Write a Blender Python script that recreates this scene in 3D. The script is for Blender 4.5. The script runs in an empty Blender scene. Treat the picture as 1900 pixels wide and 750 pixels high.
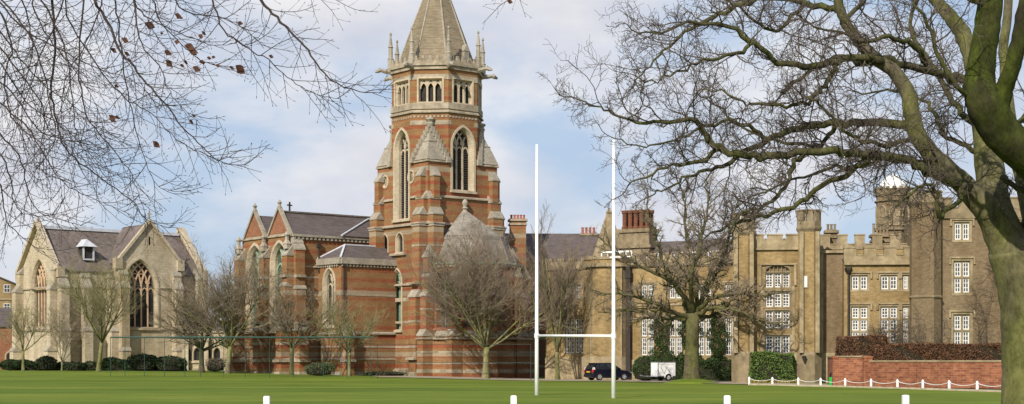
import bpy, math, random
import numpy as np
from mathutils import Vector, Matrix
from mathutils.geometry import tessellate_polygon

SC = bpy.context.scene
COL = SC.collection
F = 2960.0          # focal length in photo pixels
HZ = 672.0          # eye level in the photo
CZ = 1.68           # eye height
R = math.radians

def sstep(a, b, x):
    t = max(0.0, min(1.0, (x - a) / (b - a)))
    return t * t * (3 - 2 * t)

def gz(x, y):
    """height of the ground: it rises gently towards the left chapel"""
    return 0.5 * sstep(-6, -42, x) * sstep(115, 175, y) + 0.25 * sstep(4, -10, x) * sstep(130, 160, y)

def at(px, py, Y):
    return Vector(((px - 950) * Y / F, Y, CZ + (HZ - py) * Y / F))

def zat(py, Y):
    return CZ + (HZ - py) * Y / F

# ------------------------------------------------------------------ materials
def new_mat(name):
    m = bpy.data.materials.new(name)
    m.use_nodes = True
    nt = m.node_tree
    b = nt.nodes['Principled BSDF']
    return m, nt, b

def nd(nt, typ, **kw):
    n = nt.nodes.new(typ)
    for k, v in kw.items():
        setattr(n, k, v)
    return n

def ramp(nt, fac, stops, interp='LINEAR'):
    r = nd(nt, 'ShaderNodeValToRGB')
    r.color_ramp.interpolation = interp
    el = r.color_ramp.elements
    while len(el) < len(stops):
        el.new(0.5)
    for e, (p, c) in zip(el, stops):
        e.position = p
        e.color = (c[0], c[1], c[2], 1)
    nt.links.new(fac, r.inputs['Fac'])
    return r.outputs['Color']

def pos_noise(nt, scale, stretch=(1, 1, 1), detail=5, rough=0.6):
    g = nd(nt, 'ShaderNodeNewGeometry')
    mp = nd(nt, 'ShaderNodeMapping')
    mp.inputs['Scale'].default_value = stretch
    nt.links.new(g.outputs['Position'], mp.inputs['Vector'])
    n = nd(nt, 'ShaderNodeTexNoise')
    n.inputs['Scale'].default_value = scale
    n.inputs['Detail'].default_value = detail
    n.inputs['Roughness'].default_value = rough
    nt.links.new(mp.outputs['Vector'], n.inputs['Vector'])
    return n.outputs['Fac']

def mixc(nt, fac, a, b, mode='MIX'):
    n = nd(nt, 'ShaderNodeMix', data_type='RGBA', blend_type=mode)
    if isinstance(fac, (int, float)):
        n.inputs['Factor'].default_value = fac
    else:
        nt.links.new(fac, n.inputs['Factor'])
    for k, v in (('A', a), ('B', b)):
        s = [i for i in n.inputs if i.name == k and i.type == 'RGBA'][0]
        if isinstance(v, tuple):
            s.default_value = (v[0], v[1], v[2], 1)
        else:
            nt.links.new(v, s)
    return [o for o in n.outputs if o.type == 'RGBA'][0]

def bump(nt, b, fac, strength, dist=0.05):
    bp = nd(nt, 'ShaderNodeBump')
    bp.inputs['Strength'].default_value = strength
    bp.inputs['Distance'].default_value = dist
    nt.links.new(fac, bp.inputs['Height'])
    nt.links.new(bp.outputs['Normal'], b.inputs['Normal'])

def surf(name, c1, c2, scale=2.0, stretch=(1, 1, 1), rough=0.9, stain=None, stain_scale=0.35, stain_amt=0.6,
         bmp=0.0, metal=0.0, spec=0.3):
    m, nt, b = new_mat(name)
    f = pos_noise(nt, scale, stretch)
    c = ramp(nt, f, [(0.3, c1), (0.7, c2)])
    if stain:
        f2 = pos_noise(nt, stain_scale, (1, 1, 0.45), 6, 0.65)
        c2_ = ramp(nt, f2, [(0.42, (1, 1, 1)), (0.72, stain)])
        c = mixc(nt, stain_amt, c, c2_, 'MULTIPLY')
    nt.links.new(c, b.inputs['Base Color'])
    b.inputs['Roughness'].default_value = rough
    b.inputs['Metallic'].default_value = metal
    b.inputs['Specular IOR Level'].default_value = spec
    if bmp:
        bump(nt, b, f, bmp)
    return m

def banded_brick(name, red, buff, cream, period=1.15, redpart=0.46, creamper=3.1, dark=1.0):
    m, nt, b = new_mat(name)
    g = nd(nt, 'ShaderNodeNewGeometry')
    sp = nd(nt, 'ShaderNodeSeparateXYZ')
    nt.links.new(g.outputs['Position'], sp.inputs[0])
    def fr(per, off):
        a = nd(nt, 'ShaderNodeMath', operation='DIVIDE'); a.inputs[1].default_value = per
        nt.links.new(sp.outputs['Z'], a.inputs[0])
        o = nd(nt, 'ShaderNodeMath', operation='ADD'); o.inputs[1].default_value = off
        nt.links.new(a.outputs[0], o.inputs[0])
        q = nd(nt, 'ShaderNodeMath', operation='FRACT')
        nt.links.new(o.outputs[0], q.inputs[0])
        return q.outputs[0]
    n1 = pos_noise(nt, 1.2, (1, 1, 6), 6, 0.7)
    redc = ramp(nt, n1, [(0.3, tuple(v * 0.72 for v in red)), (0.7, tuple(v * 1.22 for v in red))])
    bufc = ramp(nt, n1, [(0.3, tuple(v * 0.72 for v in buff)), (0.7, tuple(v * 1.2 for v in buff))])
    crec = ramp(nt, n1, [(0.3, tuple(v * 0.8 for v in cream)), (0.7, tuple(v * 1.1 for v in cream))])
    k = ramp(nt, fr(period, 0.2), [(0.0, (0, 0, 0)), (0.30, (0, 0, 0)), (0.34, (1, 1, 1)), (0.34 + redpart, (1, 1, 1)), (min(0.38 + redpart, .99), (0, 0, 0))])
    c = mixc(nt, k, bufc, redc)
    # the stripes fade in and out with the height, as the builder changed his mind
    fb = pos_noise(nt, 0.22, (0.15, 0.15, 1.3), 2, 0.5)
    fade = ramp(nt, fb, [(0.42, (0, 0, 0)), (0.62, (1, 1, 1))])
    cc = mixc(nt, 0.45, bufc, redc)
    fm = nd(nt, 'ShaderNodeMath', operation='MULTIPLY'); fm.inputs[1].default_value = 0.75
    nt.links.new(fade, fm.inputs[0])
    c = mixc(nt, fm.outputs[0], c, bufc)
    k2 = ramp(nt, fr(creamper, 0.55), [(0.0, (0, 0, 0)), (0.90, (0, 0, 0)), (0.91, (1, 1, 1)), (0.975, (1, 1, 1)), (0.985, (0, 0, 0))])
    c = mixc(nt, k2, c, crec)
    # courses
    n2 = pos_noise(nt, 5.0, (1.0, 1.0, 3.0), 3, 0.7)
    c = mixc(nt, 0.55, c, ramp(nt, n2, [(0.3, (0.6, 0.6, 0.6)), (0.7, (1.25, 1.2, 1.15))]), 'MULTIPLY')
    n3 = pos_noise(nt, 0.3, (1, 1, 0.3), 6, 0.65)
    c = mixc(nt, 0.6, c, ramp(nt, n3, [(0.45, (1, 1, 1)), (0.75, (0.5, 0.47, 0.42))]), 'MULTIPLY')
    if dark != 1.0:
        c = mixc(nt, 1.0, c, (dark, dark, dark), 'MULTIPLY')
    nt.links.new(c, b.inputs['Base Color'])
    b.inputs['Roughness'].default_value = 0.92
    b.inputs['Specular IOR Level'].default_value = 0.2
    bump(nt, b, n2, 0.35, 0.04)
    return m

def coursed(name, c1, c2, mortar, bw=0.6, bh=0.25, stain=(0.5, 0.47, 0.42), stain_amt=0.6, mort=0.02, vary=0.5, bmp=0.3):
    """ashlar or brick laid in courses: brick texture run along whichever way the wall goes"""
    m, nt, b = new_mat(name)
    g = nd(nt, 'ShaderNodeNewGeometry')
    sp = nd(nt, 'ShaderNodeSeparateXYZ'); nt.links.new(g.outputs['Position'], sp.inputs[0])
    nm = nd(nt, 'ShaderNodeSeparateXYZ'); nt.links.new(g.outputs['True Normal'], nm.inputs[0])
    # distance along the wall = x*ny - y*nx
    m1 = nd(nt, 'ShaderNodeMath', operation='MULTIPLY'); nt.links.new(sp.outputs['X'], m1.inputs[0]); nt.links.new(nm.outputs['Y'], m1.inputs[1])
    m2 = nd(nt, 'ShaderNodeMath', operation='MULTIPLY'); nt.links.new(sp.outputs['Y'], m2.inputs[0]); nt.links.new(nm.outputs['X'], m2.inputs[1])
    m3 = nd(nt, 'ShaderNodeMath', operation='SUBTRACT'); nt.links.new(m1.outputs[0], m3.inputs[0]); nt.links.new(m2.outputs[0], m3.inputs[1])
    cb = nd(nt, 'ShaderNodeCombineXYZ')
    nt.links.new(m3.outputs[0], cb.inputs[0]); nt.links.new(sp.outputs['Z'], cb.inputs[1])
    bt = nd(nt, 'ShaderNodeTexBrick')
    bt.inputs['Scale'].default_value = 1.0
    bt.inputs['Brick Width'].default_value = bw
    bt.inputs['Row Height'].default_value = bh
    bt.inputs['Mortar Size'].default_value = mort
    bt.inputs['Color1'].default_value = (*c1, 1)
    bt.inputs['Color2'].default_value = (*c2, 1)
    bt.inputs['Mortar'].default_value = (*mortar, 1)
    nt.links.new(cb.outputs[0], bt.inputs['Vector'])
    n2 = pos_noise(nt, 2.4, (1, 1, 1.6), 6, 0.7)
    c = mixc(nt, vary, bt.outputs['Color'], ramp(nt, n2, [(0.3, (0.62, 0.6, 0.56)), (0.7, (1.22, 1.2, 1.16))]), 'MULTIPLY')
    n3 = pos_noise(nt, 0.28, (1, 1, 0.35), 6, 0.68)
    c = mixc(nt, stain_amt, c, ramp(nt, n3, [(0.42, (1, 1, 1)), (0.72, stain)]), 'MULTIPLY')
    nt.links.new(c, b.inputs['Base Color'])
    b.inputs['Roughness'].default_value = 0.93
    b.inputs['Specular IOR Level'].default_value = 0.2
    bump(nt, b, n2, bmp, 0.04)
    return m

def bark(name, wood, moss, moss_amt=0.5, scale=3.0, stretch=(1, 1, 0.35), bmp=0.5):
    m, nt, b = new_mat(name)
    f = pos_noise(nt, scale, stretch, 7, 0.7)
    w = ramp(nt, f, [(0.3, tuple(v * 0.55 for v in wood)), (0.7, tuple(v * 1.3 for v in wood))])
    mo = ramp(nt, f, [(0.3, tuple(v * 0.5 for v in moss)), (0.7, tuple(v * 1.35 for v in moss))])
    f2 = pos_noise(nt, scale * 0.35, (1, 1, 0.6), 5, 0.6)
    k = ramp(nt, f2, [(0.55 - 0.4 * moss_amt, (0, 0, 0)), (0.80 - 0.4 * moss_amt, (1, 1, 1))])
    c = mixc(nt, k, w, mo)
    f3 = pos_noise(nt, scale * 0.9, (1, 1, 1), 8, 0.75)
    c = mixc(nt, 0.75, c, ramp(nt, f3, [(0.34, (0.42, 0.42, 0.40)), (0.5, (1, 1, 1)), (0.68, (1.35, 1.33, 1.3))]), 'MULTIPLY')
    f4 = pos_noise(nt, scale * 5.0, (1, 1, 0.6), 4, 0.7)
    c = mixc(nt, 0.6, c, ramp(nt, f4, [(0.32, (0.5, 0.5, 0.48)), (0.55, (1.1, 1.1, 1.1))]), 'MULTIPLY')
    nt.links.new(c, b.inputs['Base Color'])
    b.inputs['Roughness'].default_value = 0.95
    b.inputs['Specular IOR Level'].default_value = 0.15
    if bmp:
        bump(nt, b, f4, bmp, 0.02)
    return m

def glassy(name, c=(0.02, 0.022, 0.025), rough=0.12):
    m, nt, b = new_mat(name)
    f = pos_noise(nt, 3.0)
    nt.links.new(ramp(nt, f, [(0.3, tuple(v * 0.6 for v in c)), (0.7, tuple(v * 1.7 for v in c))]), b.inputs['Base Color'])
    b.inputs['Roughness'].default_value = rough
    return m

def leafmat(name, stops, scale=1.6):
    m, nt, b = new_mat(name)
    f = pos_noise(nt, scale, (1, 1, 1), 4, 0.8)
    nt.links.new(ramp(nt, f, stops), b.inputs['Base Color'])
    b.inputs['Roughness'].default_value = 0.75
    b.inputs['Specular IOR Level'].default_value = 0.25
    return m

RED, BUF, CRM = (0.30, 0.102, 0.050), (0.295, 0.170, 0.078), (0.37, 0.295, 0.20)
M = {}
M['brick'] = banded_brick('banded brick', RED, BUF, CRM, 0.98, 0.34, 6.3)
M['brick_dim'] = banded_brick('shaded banded brick', (0.17, 0.075, 0.045), (0.14, 0.09, 0.055), (0.24, 0.2, 0.15))  # darker copy of the banded brick; the range's shade is in the colour
M['brick_red'] = coursed('plain red brick', (0.28, 0.092, 0.048), (0.36, 0.135, 0.07), (0.32, 0.21, 0.14), 0.23, 0.075, mort=0.012, vary=.9)
M['garden_brick'] = coursed('mottled garden brick', (0.22, 0.07, 0.04), (0.36, 0.14, 0.075), (0.30, 0.20, 0.14), 0.46, 0.15, mort=0.012, vary=1.0, stain=(.42, .40, .36), stain_amt=.9)
M['pot_brick'] = coursed('dark red chimney brick', (0.17, 0.055, 0.032), (0.22, 0.075, 0.042), (0.2, 0.12, 0.08), 0.23, 0.075, mort=0.012, vary=.9)
M['stone'] = surf('weathered dressed stone', (0.30, 0.25, 0.18), (0.48, 0.405, 0.30), 2.2, (1, 1, 1), 0.9, (0.38, 0.35, 0.30), 0.8, 0.85, 0.3)
M['stone_pale'] = surf('pale dressed stone', (0.42, 0.35, 0.245), (0.58, 0.495, 0.365), 2.6, (1, 1, 1), 0.9, (0.55, 0.5, 0.42), 0.7, 0.5, 0.2)
M['stone_grey'] = surf('grey weathering stone', (0.27, 0.24, 0.19), (0.44, 0.39, 0.31), 2.5, (1, 1, 3), 0.92, (0.5, 0.48, 0.42), 0.7, 0.7, 0.4)
M['spire'] = surf('lichened spire stone', (0.17, 0.135, 0.088), (0.31, 0.25, 0.17), 1.3, (1, 1, 5), 0.92, (0.5, 0.5, 0.42), 0.3, 0.7, 0.4)
M['slab'] = surf('apse stone slates', (0.20, 0.18, 0.155), (0.37, 0.335, 0.285), 1.6, (1, 1, 5), 0.92, (0.5, 0.48, 0.44), 0.4, 0.7, 0.4)
M['ashlar'] = coursed('cream ashlar', (0.50, 0.43, 0.315), (0.56, 0.485, 0.36), (0.45, 0.385, 0.28), 0.75, 0.32, (0.47, 0.40, 0.31), 0.85, 0.02, 0.6)
M['pinkstone'] = surf('warm tracery stone', (0.5, 0.33, 0.2), (0.64, 0.45, 0.29), 2.0)
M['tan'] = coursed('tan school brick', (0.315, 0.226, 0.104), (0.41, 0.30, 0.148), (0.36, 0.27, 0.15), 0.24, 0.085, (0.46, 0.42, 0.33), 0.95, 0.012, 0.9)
M['tan_dark'] = coursed('darker tan brick', (0.185, 0.135, 0.080), (0.26, 0.195, 0.118), (0.22, 0.17, 0.11), 0.24, 0.085, (0.5, 0.43, 0.34), 0.8, 0.012, 0.65)  # darker school brick; on the recessed wall the tone stands for shade
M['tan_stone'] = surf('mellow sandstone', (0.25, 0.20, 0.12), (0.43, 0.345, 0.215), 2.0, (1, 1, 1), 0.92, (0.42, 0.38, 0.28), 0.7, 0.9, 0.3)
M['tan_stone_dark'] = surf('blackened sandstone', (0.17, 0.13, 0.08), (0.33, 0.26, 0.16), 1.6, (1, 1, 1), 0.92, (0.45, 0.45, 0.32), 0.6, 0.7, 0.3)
M['slate'] = surf('purple grey slate', (0.085, 0.068, 0.066), (0.16, 0.13, 0.125), 1.2, (1, 1, 7), 0.7, (0.6, 0.62, 0.55), 0.4, 0.6, 0.35)
M['slate_pale'] = surf('weathered slate', (0.115, 0.092, 0.082), (0.22, 0.18, 0.16), 1.2, (2.5, 2.5, 0.5), 0.7, (0.5, 0.47, 0.42), 0.4, 0.7, 0.35)
M['lead'] = surf('pale lead', (0.42, 0.44, 0.48), (0.62, 0.64, 0.68), 2.0, rough=0.6)
M['copper'] = surf('green copper', (0.20, 0.33, 0.22), (0.34, 0.45, 0.32), 2.0, rough=0.8)
M['glass'] = glassy('leaded church glass', (0.022, 0.021, 0.02), 0.3)
M['glass_green'] = glassy('green tinted church glass', (0.06, 0.085, 0.06), 0.3)
M['pane'] = glassy('window pane', (0.055, 0.056, 0.058), 0.08)
M['glass_dull'] = glassy('dull protected glass', (0.075, 0.07, 0.06), 0.4)
M['void'] = surf('dark opening fill', (0.025, 0.022, 0.02), (0.05, 0.045, 0.04), 3.0)  # near-black fill stands in for the unlit inside of openings
M['door'] = surf('dark oak door', (0.02, 0.013, 0.01), (0.045, 0.03, 0.02), 3.0, (4, 4, 0.6))
M['white'] = surf('white paint', (0.84, 0.84, 0.83), (0.92, 0.92, 0.90), 3.0, rough=0.5, stain=(0.78, 0.78, 0.74), stain_scale=1.5, stain_amt=0.3)
M['winwhite'] = surf('white window paint', (0.62, 0.61, 0.58), (0.80, 0.80, 0.77), 3.0, rough=0.5)
M['iron'] = surf('dark iron', (0.025, 0.02, 0.018), (0.05, 0.04, 0.035), 3.0, rough=0.6)
M['pot'] = surf('terracotta pot', (0.30, 0.09, 0.05), (0.42, 0.14, 0.08), 3.0)
M['net_green'] = surf('dark green painted steel', (0.018, 0.06, 0.045), (0.03, 0.085, 0.065), 3.0, rough=0.6)
M['mesh_net'] = surf('dark net cord', (0.03, 0.05, 0.045), (0.05, 0.07, 0.06), 3.0)
M['gravel'] = surf('pale gravel', (0.30, 0.25, 0.18), (0.46, 0.40, 0.31), 6.0, stain=(0.7, 0.66, 0.6), bmp=0.3)
M['bark_field'] = bark('sunlit grey green bark', (0.21, 0.18, 0.12), (0.19, 0.19, 0.075), 0.6, 2.5)
M['bark_oak'] = bark('mossy oak bark', (0.12, 0.095, 0.065), (0.105, 0.105, 0.038), 0.55, 2.2)
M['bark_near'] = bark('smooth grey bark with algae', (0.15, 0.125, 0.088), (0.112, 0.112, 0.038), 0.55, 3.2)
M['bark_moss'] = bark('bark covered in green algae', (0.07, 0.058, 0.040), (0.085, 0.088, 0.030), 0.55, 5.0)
M['bark_shade'] = bark('shaded mossy bark', (0.028, 0.023, 0.015), (0.065, 0.082, 0.012), 0.45, 4.0)  # moss green, with the near limb's shade put into the dark colour
M['twig'] = surf('brown twigs', (0.055, 0.042, 0.033), (0.12, 0.095, 0.075), 3.0)
M['twig_far'] = surf('winter twigs', (0.17, 0.13, 0.09), (0.27, 0.215, 0.155), 1.0)
M['twig_purple'] = surf('purplish winter twigs', (0.17, 0.125, 0.09), (0.27, 0.205, 0.155), 1.0)
M['twig_green'] = surf('greenish winter twigs', (0.19, 0.165, 0.075), (0.28, 0.245, 0.125), 1.0)
M['twig_dark'] = surf('dark beech twigs', (0.028, 0.02, 0.018), (0.055, 0.042, 0.038), 3.0)
M['dead_leaf'] = surf('dead brown leaf', (0.05, 0.022, 0.013), (0.11, 0.05, 0.03), 8.0)
M['ivy'] = leafmat('ivy leaves', [(0.3, (0.015, 0.03, 0.008)), (0.55, (0.04, 0.07, 0.018)), (0.75, (0.075, 0.11, 0.03))])
M['shrub'] = leafmat('dark evergreen leaves', [(0.3, (0.012, 0.022, 0.008)), (0.55, (0.03, 0.05, 0.015)), (0.75, (0.06, 0.085, 0.03))])
M['shrub_grey'] = leafmat('grey green leaves', [(0.3, (0.05, 0.065, 0.025)), (0.55, (0.10, 0.125, 0.05)), (0.75, (0.16, 0.19, 0.09))])
M['variegated'] = leafmat('variegated leaves', [(0.3, (0.035, 0.07, 0.015)), (0.52, (0.10, 0.16, 0.035)), (0.75, (0.22, 0.28, 0.09))], 2.4)
M['beech_hedge'] = leafmat('brown beech hedge leaves', [(0.28, (0.045, 0.024, 0.012)), (0.52, (0.135, 0.065, 0.034)), (0.76, (0.25, 0.14, 0.08))], 2.2)
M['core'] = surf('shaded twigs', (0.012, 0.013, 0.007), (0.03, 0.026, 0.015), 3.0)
M['flowers'] = leafmat('yellow spring flowers', [(0.4, (0.05, 0.09, 0.02)), (0.55, (0.6, 0.42, 0.02)), (0.7, (0.45, 0.2, 0.25))], 5.0)
M['bin'] = surf('green plastic', (0.015, 0.36, 0.05), (0.02, 0.46, 0.065), 3.0, rough=0.4)
M['black'] = surf('black plastic', (0.012, 0.012, 0.013), (0.022, 0.022, 0.024), 3.0, rough=0.5)
M['carpaint'] = surf('dark blue car paint', (0.006, 0.007, 0.016), (0.008, 0.009, 0.02), 1.0, rough=0.22, spec=0.5)
M['carglass'] = glassy('car glass', (0.014, 0.016, 0.018), 0.06)
M['alloy'] = surf('alloy wheel', (0.35, 0.35, 0.36), (0.5, 0.5, 0.5), 4.0, rough=0.4, metal=0.4)
M['redlamp'] = surf('red tail lamp', (0.45, 0.02, 0.03), (0.6, 0.03, 0.05), 4.0, rough=0.2)
M['clearlamp'] = surf('clear lamp', (0.6, 0.55, 0.55), (0.75, 0.7, 0.7), 4.0, rough=0.2)
M['plate'] = surf('yellow number plate', (0.62, 0.42, 0.03), (0.7, 0.48, 0.04), 4.0, rough=0.4)
M['galv'] = surf('galvanised steel', (0.28, 0.29, 0.3), (0.4, 0.41, 0.42), 4.0, rough=0.5, metal=0.3)

def lawn_mat():
    m, nt, b = new_mat('mown grass')
    f = pos_noise(nt, 0.9, (0.25, 1.0, 1), 6, 0.75)
    c = ramp(nt, f, [(0.3, (0.108, 0.162, 0.020)), (0.5, (0.148, 0.206, 0.030)), (0.72, (0.19, 0.244, 0.046))])
    f2 = pos_noise(nt, 0.055, (0.35, 1.6, 1), 4, 0.6)
    c = mixc(nt, 0.9, c, ramp(nt, f2, [(0.35, (0.70, 0.78, 0.66)), (0.65, (1.22, 1.12, 1.1))]), 'MULTIPLY')
    f5 = pos_noise(nt, 0.16, (0.5, 1.2, 1), 7, 0.75)
    c = mixc(nt, 0.8, c, ramp(nt, f5, [(0.36, (0.72, 0.76, 0.7)), (0.5, (1, 1, 1)), (0.64, (1.25, 1.15, 1.2))]), 'MULTIPLY')
    f3 = pos_noise(nt, 9.0, (0.6, 1, 1), 3, 0.8)
    c = mixc(nt, 0.55, c, ramp(nt, f3, [(0.3, (0.6, 0.62, 0.5)), (0.7, (1.3, 1.25, 1.2))]), 'MULTIPLY')
    # worn and mossy patches
    f4 = pos_noise(nt, 0.35, (0.3, 1, 1), 5, 0.7)
    k = ramp(nt, f4, [(0.60, (0, 0, 0)), (0.74, (1, 1, 1))])
    km = nd(nt, 'ShaderNodeMath', operation='MULTIPLY'); km.inputs[1].default_value = 0.4
    nt.links.new(k, km.inputs[0])
    c = mixc(nt, km.outputs[0], c, (0.17, 0.165, 0.05))
    nt.links.new(c, b.inputs['Base Color'])
    b.inputs['Roughness'].default_value = 0.95
    b.inputs['Specular IOR Level'].default_value = 0.1
    bump(nt, b, f3, 0.6, 0.06)
    return m
M['lawn'] = lawn_mat()

# ------------------------------------------------------------------ mesh helpers
_j = [0]
def jit():
    """a millimetre or two so that trim never shares a plane with its neighbour"""
    _j[0] = (_j[0] * 7 + 3) % 11
    return 0.0006 * _j[0]

def split_pieces(v, f, parent):
    """faces grouped into pieces that stand clear of each other, or None when it is all one piece"""
    n = len(v); par = list(range(n))
    def find(a):
        while par[a] != a: par[a] = par[par[a]]; a = par[a]
        return a
    for q in f:
        r0 = find(q[0])
        for i in q[1:]:
            ri = find(i)
            if ri != r0: par[ri] = r0
    ids = {}; isl = [0] * n
    used = set(i for q in f for i in q)
    for i in used: isl[i] = ids.setdefault(find(i), len(ids))
    k = len(ids)
    if k < 2 or k > 1500: return None
    ang = 0.0; p = parent
    while p is not None: ang += p.rotation_euler.z; p = p.parent
    c, sn = math.cos(ang), math.sin(ang)
    ui = np.array(sorted(used)); P = np.array([v[i] for i in ui], dtype=float); I = np.array([isl[i] for i in ui])
    W = np.stack([P[:, 0] * c - P[:, 1] * sn, P[:, 0] * sn + P[:, 1] * c, P[:, 2]], 1)
    lo = np.full((k, 3), np.inf); hi = np.full((k, 3), -np.inf)
    np.minimum.at(lo, I, W); np.maximum.at(hi, I, W)
    size = (hi - lo).max(1)
    gap = np.maximum(0.0, np.maximum(lo[:, None, :] - hi[None, :, :], lo[None, :, :] - hi[:, None, :]))
    near = np.sqrt((gap ** 2).sum(2)) <= np.maximum(0.02, 0.499 * np.maximum(size[:, None], size[None, :]))
    q2 = list(range(k))
    def fd(a):
        while q2[a] != a: q2[a] = q2[q2[a]]; a = q2[a]
        return a
    for a, b in zip(*np.nonzero(np.triu(near, 1))):
        a, b = fd(a), fd(b)
        if a != b: q2[b] = a
    gr = {}
    for q in f: gr.setdefault(fd(isl[q[0]]), []).append(q)
    return list(gr.values()) if len(gr) > 1 else None

class MB:
    def __init__(s):
        s.v = []; s.f = []
    def face(s, pts):
        n = len(s.v)
        s.v.extend([tuple(p) for p in pts]); s.f.append(tuple(range(n, n + len(pts))))
    def hexa(s, p):
        """eight corners: bottom ring then top ring, counter-clockwise from above"""
        n = len(s.v); s.v.extend([tuple(q) for q in p])
        for q in ((3, 2, 1, 0), (4, 5, 6, 7), (0, 1, 5, 4), (1, 2, 6, 5), (2, 3, 7, 6), (3, 0, 4, 7)):
            s.f.append(tuple(n + i for i in q))
    def box(s, x0, x1, y0, y1, z0, z1, top=1.0):
        cx, cy = (x0 + x1) / 2, (y0 + y1) / 2
        t = lambda a, c: c + (a - c) * top
        s.hexa([(x0, y0, z0), (x1, y0, z0), (x1, y1, z0), (x0, y1, z0),
                (t(x0, cx), t(y0, cy), z1), (t(x1, cx), t(y0, cy), z1), (t(x1, cx), t(y1, cy), z1), (t(x0, cx), t(y1, cy), z1)])
    def prism(s, ring0, ring1, cap0=True, cap1=True):
        n = len(s.v); k = len(ring0)
        s.v.extend([tuple(p) for p in ring0]); s.v.extend([tuple(p) for p in ring1])
        for i in range(k):
            j = (i + 1) % k
            s.f.append((n + i, n + j, n + k + j, n + k + i))
        if cap0: s.f.append(tuple(n + i for i in reversed(range(k))))
        if cap1: s.f.append(tuple(n + k + i for i in range(k)))
    def ngon(s, cx, cy, prof, k=8, rot=0.0, sx=1.0, sy=1.0):
        """lathe: prof = [(radius, z), ...]"""
        n = len(s.v)
        for r, z in prof:
            for i in range(k):
                a = rot + 2 * math.pi * i / k
                s.v.append((cx + sx * r * math.cos(a), cy + sy * r * math.sin(a), z))
        for q in range(len(prof) - 1):
            for i in range(k):
                j = (i + 1) % k
                s.f.append((n + q * k + i, n + q * k + j, n + (q + 1) * k + j, n + (q + 1) * k + i))
        s.f.append(tuple(n + i for i in reversed(range(k))))
        s.f.append(tuple(n + (len(prof) - 1) * k + i for i in range(k)))
    def tube(s, pts, rad, k=6, cap=True):
        n0 = len(s.v); m = len(pts)
        pts = [Vector(p) for p in pts]
        nrm = None
        for i in range(m):
            t = (pts[min(i + 1, m - 1)] - pts[max(i - 1, 0)])
            if t.length < 1e-9: t = Vector((0, 0, 1))
            t.normalize()
            if nrm is None:
                nrm = t.cross(Vector((0.31, 0.77, 0.56)))
                if nrm.length < 1e-3: nrm = t.cross(Vector((1, 0, 0)))
            else:
                nrm = nrm - t * nrm.dot(t)
                if nrm.length < 1e-6: nrm = t.cross(Vector((0.3, 0.9, 0.1)))
            nrm.normalize()
            bi = t.cross(nrm)
            r = rad[i] if isinstance(rad, (list, tuple)) else rad
            p = pts[i]
            for q in range(k):
                a = 2 * math.pi * q / k
                c_, s_ = r * math.cos(a), r * math.sin(a)
                s.v.append((p.x + nrm.x * c_ + bi.x * s_, p.y + nrm.y * c_ + bi.y * s_, p.z + nrm.z * c_ + bi.z * s_))
        for i in range(m - 1):
            for q in range(k):
                w = (q + 1) % k
                a = n0 + i * k
                s.f.append((a + q, a + w, a + k + w, a + k + q))
        if cap:
            s.f.append(tuple(n0 + q for q in reversed(range(k))))
            s.f.append(tuple(n0 + (m - 1) * k + q for q in range(k)))
    def build(s, name, mat, parent=None, smooth=False, whole=False):
        if not whole and not smooth and name not in ('crown', 'leaves', 'dead_leaves', 'netting', 'tracery', 'frame', 'louvre', 'glass', 'branches'):
            groups = split_pieces(s.v, s.f, parent)
            if groups:
                first = None
                for fs in groups:
                    q = MB(); idx = {}
                    for f in fs:
                        g = []
                        for i in f:
                            if i not in idx: idx[i] = len(q.v); q.v.append(s.v[i])
                            g.append(idx[i])
                        q.f.append(tuple(g))
                    o = q.build(name, mat, parent, smooth, True)
                    first = first or o
                return first
        me = bpy.data.meshes.new(name)
        me.from_pydata(s.v, [], s.f)
        me.materials.append(mat)
        if smooth:
            me.polygons.foreach_set('use_smooth', [True] * len(me.polygons))
        me.update()
        o = bpy.data.objects.new(name, me)
        COL.objects.link(o)
        if parent is not None:
            o.parent = parent
        return o

def thing(name, label, cat, loc=(0, 0, 0), rz=0.0, group=None):
    o = bpy.data.objects.new(name, None)
    COL.objects.link(o)
    o.location = loc; o.rotation_euler = (0, 0, rz)
    o.empty_display_size = 0.5
    o['label'] = label; o['category'] = cat
    if group: o['group'] = group
    return o

def tag(o, label, cat, group=None, kind=None):
    if label: o['label'] = label
    if cat: o['category'] = cat
    if group: o['group'] = group
    if kind: o['kind'] = kind
    return o

def dup(o, parent=None):
    c = o.copy(); COL.objects.link(c)
    if parent is not None: c.parent = parent
    for ch in list(o.children):
        dup(ch, c)
    return c

# ------------------------------------------------------------------ walls and windows
class Frame:
    """ground frame of a building; also finds where a seen edge lies on it"""
    def __init__(s, px, Y, deg):
        s.ox = (px - 950) * Y / F; s.oy = Y; s.a = R(deg)
        s.c = math.cos(s.a); s.s = math.sin(s.a)
    def sx(s, px, y):
        k = (px - 950) / F
        return (k * (s.oy + y * s.c) - s.ox + y * s.s) / (s.c - k * s.s)
    def sy(s, px, x):
        k = (px - 950) / F
        return (s.ox + x * s.c - k * (s.oy + x * s.s)) / (s.s + k * s.c)
    def z(s, py, x=0.0, y=0.0):
        return CZ + (HZ - py) * (s.oy + x * s.s + y * s.c) / F
    def root(s, name, label, cat, group=None):
        return thing(name, label, cat, (s.ox, s.oy, 0), s.a, group)

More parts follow.
